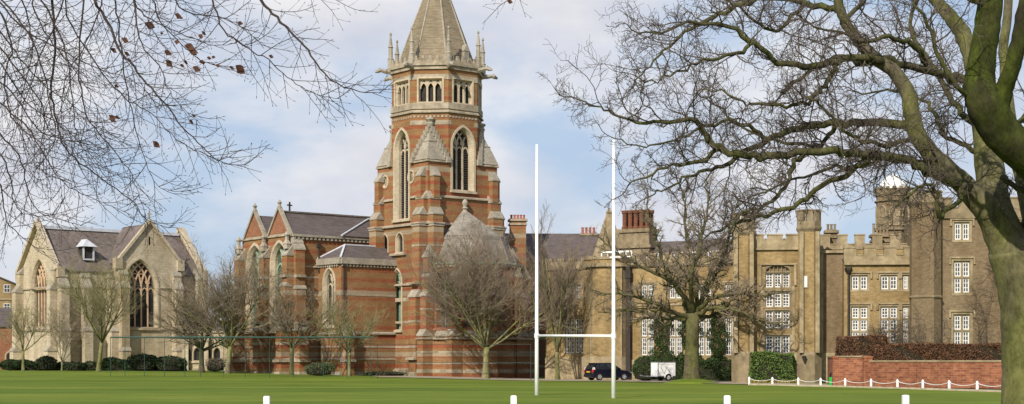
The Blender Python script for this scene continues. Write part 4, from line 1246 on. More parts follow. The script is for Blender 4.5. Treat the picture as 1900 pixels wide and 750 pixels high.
def slate_range():
    C = Frame(950, 178, 4)
    t = C.root('slate_roofed_range', 'shaded dark brick range with long slate roof right of the brick chapel', 'building')
    x0, x1 = C.sx(935, 0), C.sx(1205, 0)
    e, rz_ = C.z(487), C.z(434, 0, 4)
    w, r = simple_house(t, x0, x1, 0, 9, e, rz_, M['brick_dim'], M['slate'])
    T = MB(); P = Panel((x0, 0), (x1, 0), 0, 1)
    P.band(T, 0, P.L, e - .5, e - .15, .2); P.string(T, 0, P.L, C.z(612), .3, .15); P.band(T, 0, P.L, C.z(560), C.z(556), .05)
    n = int(P.L / .8)
    for i in range(n): P.box(T, i * .8, i * .8 + .45, e - .12, e + .3, -.1, .16)
    T.build('string_course', M['tan_stone_dark'], t)
    for px, wd in ((985, 1.2), (1010, 1.2)):
        q = C.sx(px, 0) - x0
        mb = MB(); zs, z1 = C.z(572), C.z(536)
        P.ring(mb, arch_pts(q, zs, wd / 2, z1 - .9, .9), arch_pts(q, zs, wd / 2, z1 - .9, .9, .22), .05, .02)
        wn = mb.build('window', M['stone'], t)
        g = MB(); g.face([P.pt(*p, .012) for p in arch_pts(q, zs, wd / 2, z1 - .9, .9)]); g.build('glass', M['glass'], wn)
    chimney(t, C.sx(946, -8), C.sx(975, -8), -8.7, -7.3, -.5, C.z(411, 0, -8), M['brick'], 5, M['stone'], .5)
    chimney(t, C.sx(1077, 5), C.sx(1105, 5), 4.2, 5.4, rz_ - 1.2, C.z(437, 0, 5), M['tan_dark'], 4, M['tan_stone'], .75)
    # spirelet of stone on the end of the roof
    x = C.sx(1131, -1)
    s = MB(); zb = C.z(487); s.ngon(x, -.6, [(2.3, zb - 6), (2.3, zb), (2.1, zb + .4), (1.0, C.z(428)), (.32, C.z(396)), (.42, C.z(395)), (.3, C.z(391)), (.05, C.z(386))], 6, .3)
    s.build('spirelet', M['tan_stone'], t)
slate_range()

# ------------------------------------------------------------------ the tan school range
def school_range():
    C = Frame(1080, 151, -30)
    t = C.root('school_range', 'long tan brick school range with rounded bay, white windows and tall cluster of chimneys', 'building')
    z = lambda py, px=1080: C.z(py, C.sx(px, 0), 0)
    x1 = C.sx(1368, 0); zc = z(496)
    W = MB(); T = MB(); K = MB()
    xa = C.sx(1082, 0)
    # wall left of the bay
    xl = C.sx(1013, 1.5)
    P0 = Panel((xl, 1.5), (xa + 1, 1.5), -.5, zc)
    P0.sash(t, C.sx(1066, 1.5) - xl, z(655), 1.9, z(591) - z(655), 4, 2, (1, 4), .18)
    P0.sash(t, C.sx(1066, 1.5) - xl, z(551), 1.1, z(529) - z(551), 2, 1, (2, 3), .16)
    P0.wall(W); P0.band(T, 0, P0.L, -.5, z(664), .15); P0.band(T, 0, P0.L, zc - .1, zc + .25, .25)
    P0.crenels(K, 0, P0.L, zc + .25, .4, .75)
    # main wall
    xb = C.sx(1163, 0)
    P = Panel((xa, .3), (x1, .3), -.5, zc)
    for px in (1201, 1253, 1307, 1357):
        q = C.sx(px, .3) - xa
        P.sash(t, q, z(659, px), 1.15, 3.35, 2, 2, (2, 4), .16, .2)
        P.sash(t, q, z(553, px), 1.15, 1.2, 2, 1, (2, 3), .16, .2)
    P.wall(W)
    P.band(T, 0, P.L, -.5, z(668), .15); P.band(T, 0, P.L, zc - .1, zc + .25, .3); P.string(T, 0, P.L, z(570), .22, .1)
    P.crenels(K, 0, P.L, zc + .25, .3, .72, .9, .7, .4, .06, T)
    # rounded (half octagon) bay
    bx = (xa + xb) / 2; br = (xb - xa) / 2 / math.cos(math.pi / 8) * .98
    bv = [(bx - br * math.cos(math.pi * (i + .0) / 5), -br * .82 * math.sin(math.pi * i / 5) + .6) for i in range(6)]
    for i in range(5):
        Pb = Panel(bv[i], bv[i + 1], -.5, zc + .7)
        Pb.wall(W); Pb.band(T, -.04, Pb.L + .04, -.5, z(662), .16); Pb.band(T, -.05, Pb.L + .05, zc - .1, zc + .22, .28); Pb.band(T, -.02, Pb.L + .02, zc + .6, zc + .85, .1)
        if i in (1, 3): Pb.box(T, Pb.L - .1, Pb.L + .1, z(662), zc - .1, -.1, .08)
    rf = MB(); rf.face([(p[0], p[1], zc + .68) for p in bv] ); rf.face([(xl, 1.4, zc + .2), (x1, 1.4, zc + .2), (x1, 9, zc + .2), (xl, 9, zc + .2)])
    # white roof lantern rail over the bay
    wr = MB()
    for px0, px1, py0, py1, yy in ((1116, 1172, 467, 479, -1.2), (1200, 1250, 471, 482, 1.6), (1262, 1345, 468, 480, 1.6)):
        a_, b_ = C.sx(px0, yy), C.sx(px1, yy)
        zb, zt = C.z(py1, a_, yy), C.z(py0, a_, yy)
        wr.box(a_, b_, yy, yy + .12, zt - .14, zt); wr.box(a_, b_, yy + .001, yy + .119, zb, zb + .1)
        n = max(2, int((b_ - a_) / .55))
        for i in range(n + 1):
            x = a_ + (b_ - a_) * i / n; wr.box(x - .06, x + .06, yy + .02, yy + .1, zb + .1, zt - .14)
    wr.build('roof_railing', M['white'], t)
    Panel((x1, .3), (x1, 9), -.5, zc).wall(W); Panel((xl, 9), (xl, 1.5), -.5, zc).wall(W); Panel((x1, 9), (xl, 9), -.5, zc).wall(W)
    slab(rf, (xa + 1, 3.0, zc + .3), (x1, 3.0, zc + .3), (x1, 6, zc + 2.6), (xa + 1, 6, zc + 2.6), .15)
    rf.build('roof', M['slate'], t)
    W.build('wall', M['tan'], t); T.build('string_course', M['tan_stone'], t); K.build('parapet', M['tan_stone'], t)
    d = MB(); q = C.sx(1165, -.3)
    d.box(q - .22, q + .22, -.32, .02, 0.2, zc - .1); d.box(q - .3, q + .3, -.4, .0, zc - 1.2, zc - .5)
    d.build('downpipe', M['iron'], t)  # broad dark box: downpipe with the recess shade built into its width
    # cluster of tall chimneys
    cx0, cx1 = C.sx(1157, 5), C.sx(1209, 5)
    zb, zm, zt = C.z(474, cx0, 5), C.z(425, cx0, 5), C.z(392, cx0, 5)
    b = MB(); b.box(cx0 - .1, cx1 + .1, 4.2, 6.0, zc, zm - .4); b.box(cx0 - .35, cx1 + .35, 4.0, 6.2, zb + .6, zb + .9); b.box(cx0 - .3, cx1 + .3, 4.05, 6.15, zm - .45, zm - .1)
    c = b.build('chimney_stack', M['tan_stone_dark'], t)
    n = 5
    for i in range(n):
        for yy in (4.65, 5.55):
            x = cx0 + (cx1 - cx0) * (i + .5) / n
            p = MB(); p.ngon(x, yy, [(.30, zm - .1), (.30, zm + .12), (.22, zm + .2), (.22, zt - .35), (.3, zt - .25), (.3, zt)], 8, .39)
            p.build('chimney_shaft', M['pot_brick'], c)
    return C
SR = school_range()

# ------------------------------------------------------------------ gatehouse
def turret(root, x, y, r, z0, zs, zt, mat, smat, plinth_top, low=.45, high=1.05, mer=8, sides=8, rot=math.pi / 8, slits=()):
    mb = MB(); mb.ngon(x, y, [(r, z0), (r, zs)], sides, rot)
    w = mb.build('turret_wall', mat, root)
    T = MB()
    T.ngon(x, y, [(r * 1.14, z0), (r * 1.14, plinth_top), (r * 1.0, plinth_top + .25)], sides, rot)
    T.ngon(x, y, [(r * 1.0, zs - .35), (r * 1.16, zs - .1), (r * 1.16, zs + .05), (r * 1.1, zs + .1), (r * 1.1, zs + low)], sides, rot)
    pts = [(x + r * 1.1 * math.cos(rot + 2 * math.pi * i / sides), y + r * 1.1 * math.sin(rot + 2 * math.pi * i / sides)) for i in range(sides)]
    zt_ = zs + low
    for i in range(sides):
        P = Panel(pts[i], pts[(i + 1) % sides], 0, 1)
        if P.n.x * ((pts[i][0] + pts[(i + 1) % sides][0]) / 2 - x) + P.n.y * ((pts[i][1] + pts[(i + 1) % sides][1]) / 2 - y) < 0:
            P = Panel(pts[(i + 1) % sides], pts[i], 0, 1)
        L = P.L
        P.box(T, L * .24, L * .76, zt_ - .001, zt, -.32, .001 + jit())
        P.box(T, L * .24 - .04, L * .76 + .04, zt - .02, zt + .09, -.38, .06)
    T.build('turret_parapet', smat, root)
    return w

def gatehouse():
    C = Frame(1440, 127, -8)
    t = C.root('gatehouse', 'castellated tan gatehouse with twin octagonal turrets and tall arched white window', 'gatehouse')
    z = lambda py: C.z(py)
    xl, xr = C.sx(1396, 0), C.sx(1480, 0)
    W = MB(); T = MB(); K = MB()
    P = Panel((xl - .3, 0), (xr + .3, 0), -.5, z(462)); o = xl - .3
    # tall window in four storeys under a square hood with a four-centred head
    wc = C.sx(1443, 0) - o; ww = 1.85
    st = [(656, 623), (609, 577), (569, 541), (533, 507)]
    for i, (b, tp) in enumerate(st):
        P.sash(t, wc, z(b), ww, z(tp) - z(b), 3, 1, (2, 5), .12, .3, M['tan_stone'], False, .1)
    zb, zt = z(655), z(490)
    hd = MB()
    # head: spandrels over the top lights
    h0 = z(505)
    Rp = [(wc - ww / 2 - .1, h0)] + [(wc - (ww / 2 + .1) * math.cos(math.pi * i / 12), h0 + .6 * math.sin(math.pi * i / 12) ** .8) for i in range(1, 12)] + [(wc + ww / 2 + .1, h0)]
    hole = Rp + []
    P.holes.append(list(reversed(Rp)))
    hd.face([P.pt(q, zz, -.2) for q, zz in reversed(Rp)])
    for i in range(1, 6):
        q = wc - ww / 2 + ww * i / 6
        P.strip(hd, [(q, h0), (q, h0 + .6 * max(0.05, 1 - (2 * (q - wc) / (ww + .2)) ** 2) ** .4)], .08, -.2, -.05)
    P.strip(hd, Rp, .18, -.2, .06)
    hd.build('window_head', M['tan_stone_dark'], t)
    P.box(T, wc - ww / 2 - .55, wc + ww / 2 + .55, z(492), z(489), -.03, .2)
    for sg in (-1, 1): P.box(T, wc + sg * (ww / 2 + .45) - .1, wc + sg * (ww / 2 + .45) + .1, z(530), z(492) - .003, -.03, .17); P.box(T, wc + sg * (ww / 2 + .3) - .12, wc + sg * (ww / 2 + .3) + .12, z(656), z(531), -.03, .06)
    for px in (1417, 1470):
        q = C.sx(px, 0) - o; P.box(T, q - .12, q + .12, z(640), z(622), -.03, .07)
    P.wall(W)
    P.band(T, 0, P.L, -.5, z(655), .12); P.band(T, 0, P.L, z(464), z(460), .2)
    P.crenels(K, 0, P.L, z(460), .68, 1.0, 1.0, .28, .4, .06, T)
    W.build('wall', M['tan'], t)
    # recessed wall to the right; turret shade is put into its darker brick
    W2 = MB()
    xs0, xs1 = C.sx(1515, 1.5), C.sx(1567, 1.2)
    P2 = Panel((xs0, 1.2), (xs1, 1.2), -.5, z(468)); P2.wall(W2)
    P2.band(T, -.1, P2.L + .12, z(469), z(464), .2); P2.band(T, 0, P2.L, -.5, z(655), .12)
    Pz = Panel((xs1, 1.2), (xs1, 8), -.5, z(468)); Pz.wall(W2)
    P2.box(T, .25, .5, z(655), z(470), -.03, .35)
    W2.face([(xs0, 1.2, z(468)), (xs1, 1.2, z(468)), (xs1, 8, z(468)), (xs0, 8, z(468))])
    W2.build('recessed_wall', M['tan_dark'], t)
    # turrets
    for px, tp, par in ((1380, 397, 430), (1501, 393, 424)):
        x = C.sx(px, .1); r = .92
        turret(t, x, .1, r, -.5, z(par), z(tp), M['tan'], M['tan_stone_dark'], z(658), .5, 1.1)
        # buttress strip faces
        for dx in (-.62, .62):
            s = MB(); s.box(x + dx - .16, x + dx + .16, -.95 + .02, -.3, z(655), z(432)); s.build('turret_pilaster', M['tan_stone'], t)
    sl = MB(); x = C.sx(1495, -.8)
    sl.box(x - .22, x + .22, -.82, -.74, z(536), z(512)); so = sl.build('slit_window', M['tan_stone'], t)
    sg = MB(); sg.box(x - .11, x + .11, -.85, -.8, z(534), z(514)); sg.build('pane', M['winwhite'], so)
    T.build('string_course', M['tan_stone'], t); K.build('parapet', M['tan_stone'], t)
    # block behind that carries the parapets, and its roof
    bk = MB(); bk.box(xl - 1.2, xr + 1.0, .5, 8, 0, z(464)); bk.build('rear_wall', M['tan_dark'], t)
    chimney(t, C.sx(1533, 6), C.sx(1552, 6), 5.5, 6.5, z(470), C.z(433, 4, 6), M['tan_dark'], 3, M['tan_stone_dark'], .55, M['tan_stone_dark'])
    # lamp bracket
    lb = MB(); x = C.sx(1492, -.9); lb.tube([(x, -.95, z(672)), (x, -1.15, z(671)), (x, -1.15, z(668))], .05, 5); lb.ngon(x, -1.15, [(.1, z(669)), (.2, z(662)), (.05, z(660))], 6); lb.build('wall_lamp', M['iron'], t)
    return C
GH = gatehouse()

# ------------------------------------------------------------------ lower castellated wing
def east_wing():
    C = Frame(1566, 126, -6)
    t = C.root('castellated_wing', 'low two storey tan brick wing with stone battlements behind the red garden wall', 'building')
    z = lambda py: C.z(py)
    x1 = C.sx(1700, 0); W = MB(); T = MB(); K = MB()
    P = Panel((0, 0), (x1, 0), -.5, z(487))
    for px, w, cols in ((1595, 1.15, 2), (1650, 1.2, 2), (1686, .8, 2)):
        q = C.sx(px, 0)
        P.sash(t, q, z(537), w, z(513) - z(537), cols, 1, (2, 3), .2, .22)
        P.sash(t, q, z(636), w, z(571) - z(636), cols, 3, (2, 3), .2, .22)
    P.wall(W)
    P.band(T, 0, P.L, z(492), z(485), .25); P.string(T, 0, P.L, z(560), .001, .01) if False else None
    P.band(T, 0, P.L, -.5, 1.0, .12)
    P.crenels(K, 0, P.L, z(485), .45, 1.05, .95, .62, .45, .1, T)
    Panel((x1, 0), (x1, 9), -.5, z(487)).wall(W); Panel((0, 9), (0, 0), -.5, z(487)).wall(W); Panel((x1, 9), (0, 9), -.5, z(487)).wall(W)
    # taller battlements behind
    y2 = 5.0; xa, xb = C.sx(1522, y2), C.sx(1702, y2)
    P2 = Panel((xa, y2), (xb, y2), 0, C.z(463, 0, y2)); P2.wall(W)
    P2.crenels(K, 0, P2.L, C.z(463, 0, y2), .4, 1.15, .8, .62, .45, .06, T)
    W.build('wall', M['tan'], t); T.build('string_course', M['tan_stone'], t); K.build('parapet', M['tan_stone'], t)
    r = MB(); slab(r, (0, .5, z(482)), (x1, .5, z(482)), (x1, 4.5, z(466)), (0, 4.5, z(466)), .1); r.build('roof', M['slate'], t)
    d = MB(); d.tube([(.35, -.12, .3), (.35, -.12, z(508)), (.1, -.12, z(500))], .1, 6); d.ngon(.32, -.2, [(.12, z(508)), (.3, z(501)), (.3, z(497))], 6); d.build('downpipe', M['iron'], t)
    chimney(t, C.sx(1618, 6.5), C.sx(1650, 6.5), 6, 7.2, z(470), C.z(441, 0, 6.5), M['tan_dark'], 5, M['tan_stone_dark'], .95, M['tan_stone_dark'])
east_wing()

def domed_tower():
    C = Frame(1660, 146, -8)
    t = C.root('domed_tower', 'tall stone tower with white dome rising behind the battlements', 'tower')
    z = lambda py: C.z(py)
    r = (1690 - 1626) * 146 / F / 2
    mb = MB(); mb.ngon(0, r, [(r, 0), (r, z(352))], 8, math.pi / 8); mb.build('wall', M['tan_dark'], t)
    T = MB()
    T.ngon(0, r, [(r * 1.0, z(374)), (r * 1.12, z(372)), (r * 1.12, z(370)), (r, z(369))], 8, math.pi / 8)
    T.ngon(0, r, [(r * 1.05, z(362)), (r * 1.08, z(352)), (r * 1.08, z(349))], 8, math.pi / 8)
    T.ngon(0, r, [(r * 1.0, z(428)), (r * 1.15, z(426)), (r * 1.15, z(421)), (r, z(420))], 8, math.pi / 8)
    for i in range(16):
        a_ = 2 * math.pi * i / 16
        x, y = r * 1.0 * math.cos(a_), r + r * 1.0 * math.sin(a_)
        T.box(x - .16, x + .16, y - .16, y + .16, z(349), z(345))
    T.build('parapet', M['tan_stone_dark'], t)
    pts = [(r * math.cos(math.pi / 8 + i * math.pi / 4) * 1.001, r + r * math.sin(math.pi / 8 + i * math.pi / 4) * 1.001) for i in range(8)]
    for i in (3, 4, 5, 6):
        P = Panel(pts[i], pts[(i + 1) % 8], 0, 1)
        L = P.L; q = L / 2
        mb = MB(); P.ring(mb, arch_pts(q, z(416), L * .26, z(392), L * .36), arch_pts(q, z(416), L * .26, z(392), L * .36, .18), .08, .02)
        o = mb.build('arched_opening', M['tan_stone'], t)
        g = MB(); g.face([P.pt(*p, .01) for p in arch_pts(q, z(416), L * .26, z(392), L * .36)]); g.build('panel', M['tan_stone_dark'], o)
    d = MB(); rd = (1684 - 1638) * 146 / F / 2
    prof = [(rd, z(350))] + [(rd * math.cos(a_ * math.pi / 20), z(346) + (z(322) - z(346)) * math.sin(a_ * math.pi / 20)) for a_ in range(10)] + [(.05, z(321))]
    d.ngon(0, r, prof, 24)
    dm = d.build('dome', M['white'], t, True)
    rb = MB()
    for i in range(12):
        a_ = 2 * math.pi * i / 12
        rb.tube([(p[0] * 1.01 * math.cos(a_), r + p[0] * 1.01 * math.sin(a_), p[1]) for p in prof[1:]], .05, 4)
    rb.build('dome_rib', M['white'], dm)
domed_tower()

def tall_wing():
    C = Frame(1716, 122, -5)
    t = C.root('tall_castellated_wing', 'tall dark brick wing with bare creeper, battlements and octagonal corner turret behind the trunk', 'building')
    z = lambda py: C.z(py)
    x1 = C.sx(1990, 0); W = MB(); T = MB(); K = MB()
    P = Panel((0, 0), (x1, 0), -.5, z(398))
    for px in (1785, 1888):
        q = C.sx(px, 0)
        P.sash(t, q, z(445), 1.05, z(415) - z(445), 2, 1, (2, 3), .2, .22)
        P.sash(t, q, z(543), 1.1, z(487) - z(543), 2, 2, (2, 3), .24, .24)
        P.sash(t, q, z(641), 1.1, z(586) - z(641), 2, 2, (2, 3), .24, .24)
    P.wall(W)
    P.band(T, 0, P.L, z(416 - 10), z(396), .18); P.string(T, 0, P.L, z(700), .4, .2)
    P.crenels(K, 0, P.L, z(396), .4, 1.1, .75, .5, .45, .08, T)
    Panel((0, 10), (0, 0), -.5, z(398)).wall(W); Panel((x1, 0), (x1, 10), -.5, z(398)).wall(W); Panel((x1, 10), (0, 10), -.5, z(398)).wall(W)
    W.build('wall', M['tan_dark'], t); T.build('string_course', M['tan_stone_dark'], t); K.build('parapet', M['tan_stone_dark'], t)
    r = (1741 - 1683) * 122 / F / 2
    turret(t, 0.0, -.2, r, -.5, z(376), z(358), M['tan_dark'], M['tan_stone_dark'], z(700), .4, .9)
    mb = MB(); mb.ngon(0, -.2, [(r, z(555)), (r * 1.08, z(553)), (r * 1.08, z(551)), (r, z(549))], 8, math.pi / 8); mb.build('turret_band', M['tan_stone_dark'], t)
    rf = MB(); rf.face([(0, .4, z(392)), (x1, .4, z(392)), (x1, 10, z(392)), (0, 10, z(392))]); rf.build('roof', M['slate'], t)
    d = MB(); x = C.sx(1739, -.2); d.tube([(x, -.15, .3), (x, -.15, z(474))], .1, 6); d.ngon(x, -.15, [(.12, z(478)), (.26, z(470)), (.26, z(464))], 6); d.build('downpipe', M['iron'], t)
tall_wing()

# ------------------------------------------------------------------ houses at the far left
def far_houses():
    C = Frame(4, 215, 20)
    t = C.root('tan_brick_house', 'tan brick house with low gable and white window at the far left edge', 'house')
    x0, x1 = C.sx(-70, 0), C.sx(33, 0); e, rz_ = C.z(528), C.z(508)
    w, r = simple_house(t, x0, x1, 0, 9, e, rz_, M['tan'], M['slate'], 'y')
    P = Panel((x0, 0), (x1, 0), 0, 1)
    for px, pys in ((13, (543, 528)), (13, (575, 563))):
        q = C.sx(px, 0) - x0; za, zb = C.z(pys[0]), C.z(pys[1])
        mb = MB(); 
        for a_, b_, c_, d_ in ((q - .42, q - .34, za, zb), (q + .34, q + .42, za, zb), (q - .34, q + .34, za, za + .08), (q - .34, q + .34, zb - .08, zb), (q - .03, q + .03, za + .08, zb - .08), (q - .34, q + .34, (za + zb) / 2 - .03, (za + zb) / 2 + .03)):
            P.box(mb, a_, b_, c_, d_, -.02, .05 + jit())
        wn = mb.build('window', M['winwhite'], t)
        g = MB(); P.box(g, q - .4, q + .4, za + .01, zb - .01, -.02, .02); g.build('pane', M['pane'], wn)
    T = MB(); P.string(T, 0, P.L, C.z(557), .25, .1); T.build('string_course', M['tan_stone'], t)
    C = Frame(5, 200, 15)
    t = C.root('low_slate_house', 'low building with slate roof and orange brick wall beside the stone chapel', 'house')
    x0, x1 = C.sx(-70, 0), C.sx(34, 0)
    w, r = simple_house(t, x0, x1, 0, 8, C.z(606), C.z(573, 0, 4), M['brick_red'], M['slate'], 'x')
    P = Panel((x0, 0), (x1, 0), 0, 1); q = C.sx(20, 0) - x0
    mb = MB(); P.ring(mb, arch_pts(q, .4, .5, 2.4, .5), arch_pts(q, .4, .5, 2.4, .5, .2), .05, .02); dd = mb.build('doorway', M['stone_pale'], t)
    g = MB(); g.face([P.pt(*p, .01) for p in arch_pts(q, .4, .5, 2.4, .5)]); g.build('door', M['door'], dd)
far_houses()

# ------------------------------------------------------------------ rugby goal, posts, chain fence, nets
def rugby_goal():
    a = Vector(gp(996, 81.5)); b = Vector(gp(1138.5, 75.5))
    d = (b - a); rz = math.atan2(d.y, d.x); L = d.length
    za = gz(a.x, a.y)
    t = thing('rugby_goal', 'white H shaped rugby goal standing on the lawn', 'rugby goal', (a.x, a.y, za), rz)
    for x, h, px in ((0, zat(268, 81.5), 0), (L, zat(260, 75.5), 1)):
        m = MB(); m.tube([(x, 0, -.3), (x, 0, 3.0), (x, 0, h)], [.11, .095, .055], 12); m.build('upright', M['white'], t, True)
    m = MB(); m.tube([(.1, 0, zat(623, 81.5)), (L - .1, 0, zat(623.5, 75.5))], .065, 10); cb = m.build('crossbar', M['white'], t, True)
    m = MB()
    for x, zz in ((0, zat(623, 81.5)), (L, zat(623.5, 75.5))): m.ngon(x, 0, [(.125, zz - .12), (.125, zz + .12)], 12)
    m.build('clamp', M['white'], cb)
rugby_goal()

for i, (px, py, lab) in enumerate(((495, 735, 'short white painted post below the brick transept, leftmost on the near grass'),
                                   (953, 734, 'short white painted post on the near grass just left of the rugby goal'),
                                   (1349, 734, 'short white painted post on the near grass in front of the gatehouse'),
                                   (1680, 733, 'short white painted post on the near grass below the red brick wall'))):
    Y = 51 - i * .3
    x, y = gp(px, Y); zt = zat(py, Y)
    m = MB(); h = .095
    m.box(x - h, x + h, y - h, y + h, -.3, zt - .03); m.box(x - h, x + h, y - h, y + h, zt - .03, zt, .75)
    o = m.build('white_post', M['white']); tag(o, lab, 'post', 'short white posts on the near grass')

pxs = (1390, 1433, 1481, 1522.5, 1568, 1616, 1665, 1712, 1761, 1813, 1868)
pos = []
lab = ['in front of the left gatehouse turret', 'below the variegated bush', 'in front of the right gatehouse turret', 'just left of the green litter bin', 'at the left end of the red garden wall',
       'in front of the step in the brown hedge', 'below the two sash windows of the low wing', 'below the octagonal corner turret', 'in front of the middle of the red wall', 'near the right end of the wall', 'beside the big tree trunk']
for i, px in enumerate(pxs):
    Y = 118 - (118 - 92) * ((px - 1390) / (1813 - 1390))
    x, y = gp(px, Y); pos.append((x, y))
    m = MB(); h = .062
    m.box(x - h, x + h, y - h, y + h, -.1, .52); m.box(x - h, x + h, y - h, y + h, .52, .60, .25)
    o = m.build('fence_post', M['white']); tag(o, 'small white chain fence post ' + lab[i], 'fence post', 'white posts of the chain fence')
for i in range(len(pos) - 1):
    a, b = pos[i], pos[i + 1]
    m = MB(); pts = []
    for k in range(9):
        u = k / 8
        pts.append((a[0] + (b[0] - a[0]) * u, a[1] + (b[1] - a[1]) * u, .47 - .17 * 4 * u * (1 - u)))
    m.tube(pts, .02, 5)
    o = m.build('chain', M['white']); tag(o, 'white chain span hanging right of the post ' + lab[i].replace('the step in the brown hedge', 'the hedge step').replace('the two sash windows of the low wing', 'the low wing windows').replace('at the left end of the red garden wall', 'at the red wall\'s left end').replace('in front of the middle of the red wall', 'before the middle of the red wall').replace('in front of', 'before'), 'chain', 'white chains of the low fence')

def nets():
    Y = 146
    a = gp(205, Y); b = gp(688, Y)
    t = thing('practice_net', 'dark green cricket net frame of thin poles and long top rail before the chapels', 'sports net', (a[0], a[1], gz(*a)))
    L = b[0] - a[0]; top = zat(626, Y) - gz(*a)
    m = MB(); m.tube([(0, 0, top), (L, 0, top)], .075, 6); m.tube([(L * .2, 2.6, top), (L * .78, 2.6, top)], .06, 6)
    for px in (205, 305, 415, 545): 
        x = gp(px, Y)[0] - a[0]; m.tube([(x, 0, top), (x, 2.6, top)], .04, 5)
    m.build('rail', M['net_green'], t)
    for px in (205, 232, 268, 305, 343, 372, 415, 455, 500, 545, 600, 645, 688):
        x = gp(px, Y)[0] - a[0]; g = gz(a[0] + x, Y) - gz(*a)
        m = MB(); m.tube([(x, 0, g - .2), (x, 0, top)], .03, 6); m.build('pole', M['net_green'], t)
    n = MB()
    k = int(L / .55)
    for i in range(k):
        x = L * i / k; n.tube([(x, .02, .1), (x, .02, top)], .0035, 3, False)
    for i in range(7):
        n.tube([(0, .02, top * i / 7), (L, .02, top * i / 7)], .0035, 3, False)
    n.build('netting', M['mesh_net'], t)
    # second net bay in front of the brick chapel: only ropes and poles show
    Y = 147
    a = gp(700, Y); b = gp(985, Y)
    t = thing('rope_net', 'thin dark ropes strung between slim poles before the base of the brick tower', 'sports net', (a[0], a[1], gz(*a)))
    L = b[0] - a[0]
    m = MB()
    for py in (639, 673): m.tube([(0, 0, zat(py, Y) - gz(*a)), (L, 0, zat(py, Y) - gz(*a))], .028, 4)
    m.build('rope', M['mesh_net'], t)
    for px in (700, 985):
        x = gp(px, Y)[0] - a[0]
        m = MB(); m.tube([(x, 0, -.2), (x, 0, zat(639, Y) - gz(*a))], .03, 5); m.build('pole', M['mesh_net'], t)
nets()

def litter_bin():
    x, y = gp(1545, 112)
    t = thing('litter_bin', 'green litter bin with dark lid beside the red brick wall', 'bin', (x, y, 0))
    m = MB(); m.ngon(0, 0, [(.21, 0), (.25, .03), (.27, .62), (.26, .63)], 16); m.build('body', M['bin'], t)
    m = MB(); m.ngon(0, 0, [(.265, .60), (.265, .66)], 16)
    for i in range(4):
        a = math.pi / 4 + i * math.pi / 2; m.box(.2 * math.cos(a) - .03, .2 * math.cos(a) + .03, .2 * math.sin(a) - .03, .2 * math.sin(a) + .03, .66, .82)
    m.ngon(0, 0, [(.27, .82), (.27, .85), (.15, .93), (.03, .95)], 16); m.build('lid', M['black'], t)
litter_bin()

# ------------------------------------------------------------------ leaves
def leaf_quads(mb, pts, size, rng, nrm=None):
    for p in pts:
        d = Vector((rng.gauss(0, 1), rng.gauss(0, 1), rng.gauss(0, 1)))
        if d.length < .01: continue
        d.normalize()
        e = d.cross(Vector((rng.gauss(0, 1), rng.gauss(0, 1), rng.gauss(0, 1))))
        if e.length < .01: continue
        e.normalize(); s = size * rng.uniform(.6, 1.4)
        p = Vector(p); a = d * s; b = e * s * .55
        mb.face([p - a, p + b, p + a, p - b])

def hedge_thing(name, label, cat, corners, z0, z1, mat, leaf, n, seed, group=None, lump=.12, core=True):
    """clipped hedge: corners = ground ring of the hedge, counter-clockwise from above"""
    rng = random.Random(seed)
    t = thing(name, label, cat, (corners[0][0], corners[0][1], z0), 0, group)
    ox, oy = corners[0]
    c = [(x - ox, y - oy) for x, y in corners]; H = z1 - z0
    if core:
        m = MB(); cx = sum(p[0] for p in c) / 4; cy = sum(p[1] for p in c) / 4
        ins = []
        for i in range(4):
            p, pv, nx_ = Vector(c[i]), Vector(c[i - 1]), Vector(c[(i + 1) % 4])
            q = p + (pv - p).normalized() * leaf * 1.5 + (nx_ - p).normalized() * leaf * 1.5
            ins.append((q.x, q.y))
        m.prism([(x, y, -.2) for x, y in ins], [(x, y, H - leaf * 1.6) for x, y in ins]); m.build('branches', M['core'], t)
    m = MB(); pts = []
    per = [((c[i]), (c[(i + 1) % 4])) for i in range(4)]
    areas = [math.dist(a, b) * H for a, b in per]; top = math.dist(c[0], c[1]) * math.dist(c[1], c[2])
    tot = sum(areas) + top
    for (a, b), ar in zip(per, areas):
        for _ in range(int(n * ar / tot)):
            u = rng.random(); v = rng.random()
            x = a[0] + (b[0] - a[0]) * u; y = a[1] + (b[1] - a[1]) * u
            w = lump * math.sin(x * 2.3 + v * 5) * math.sin(x * .9 + y * 1.3) + rng.gauss(0, leaf * .6)
            nx, ny = (b[1] - a[1]), -(b[0] - a[0]); l = math.hypot(nx, ny)
            pts.append((x + nx / l * w, y + ny / l * w, v * H))
    for _ in range(int(n * top / tot)):
        u = rng.random(); v = rng.random()
        x = (c[0][0] + (c[1][0] - c[0][0]) * u) * (1 - v) + (c[3][0] + (c[2][0] - c[3][0]) * u) * v
        y = (c[0][1] + (c[1][1] - c[0][1]) * u) * (1 - v) + (c[3][1] + (c[2][1] - c[3][1]) * u) * v
        pts.append((x, y, H + lump * .8 * math.sin(x * 1.7 + y) * math.sin(x * .6) + rng.gauss(0, leaf * .5)))
    leaf_quads(m, pts, leaf, rng); m.build('leaves', mat, t)
    return t

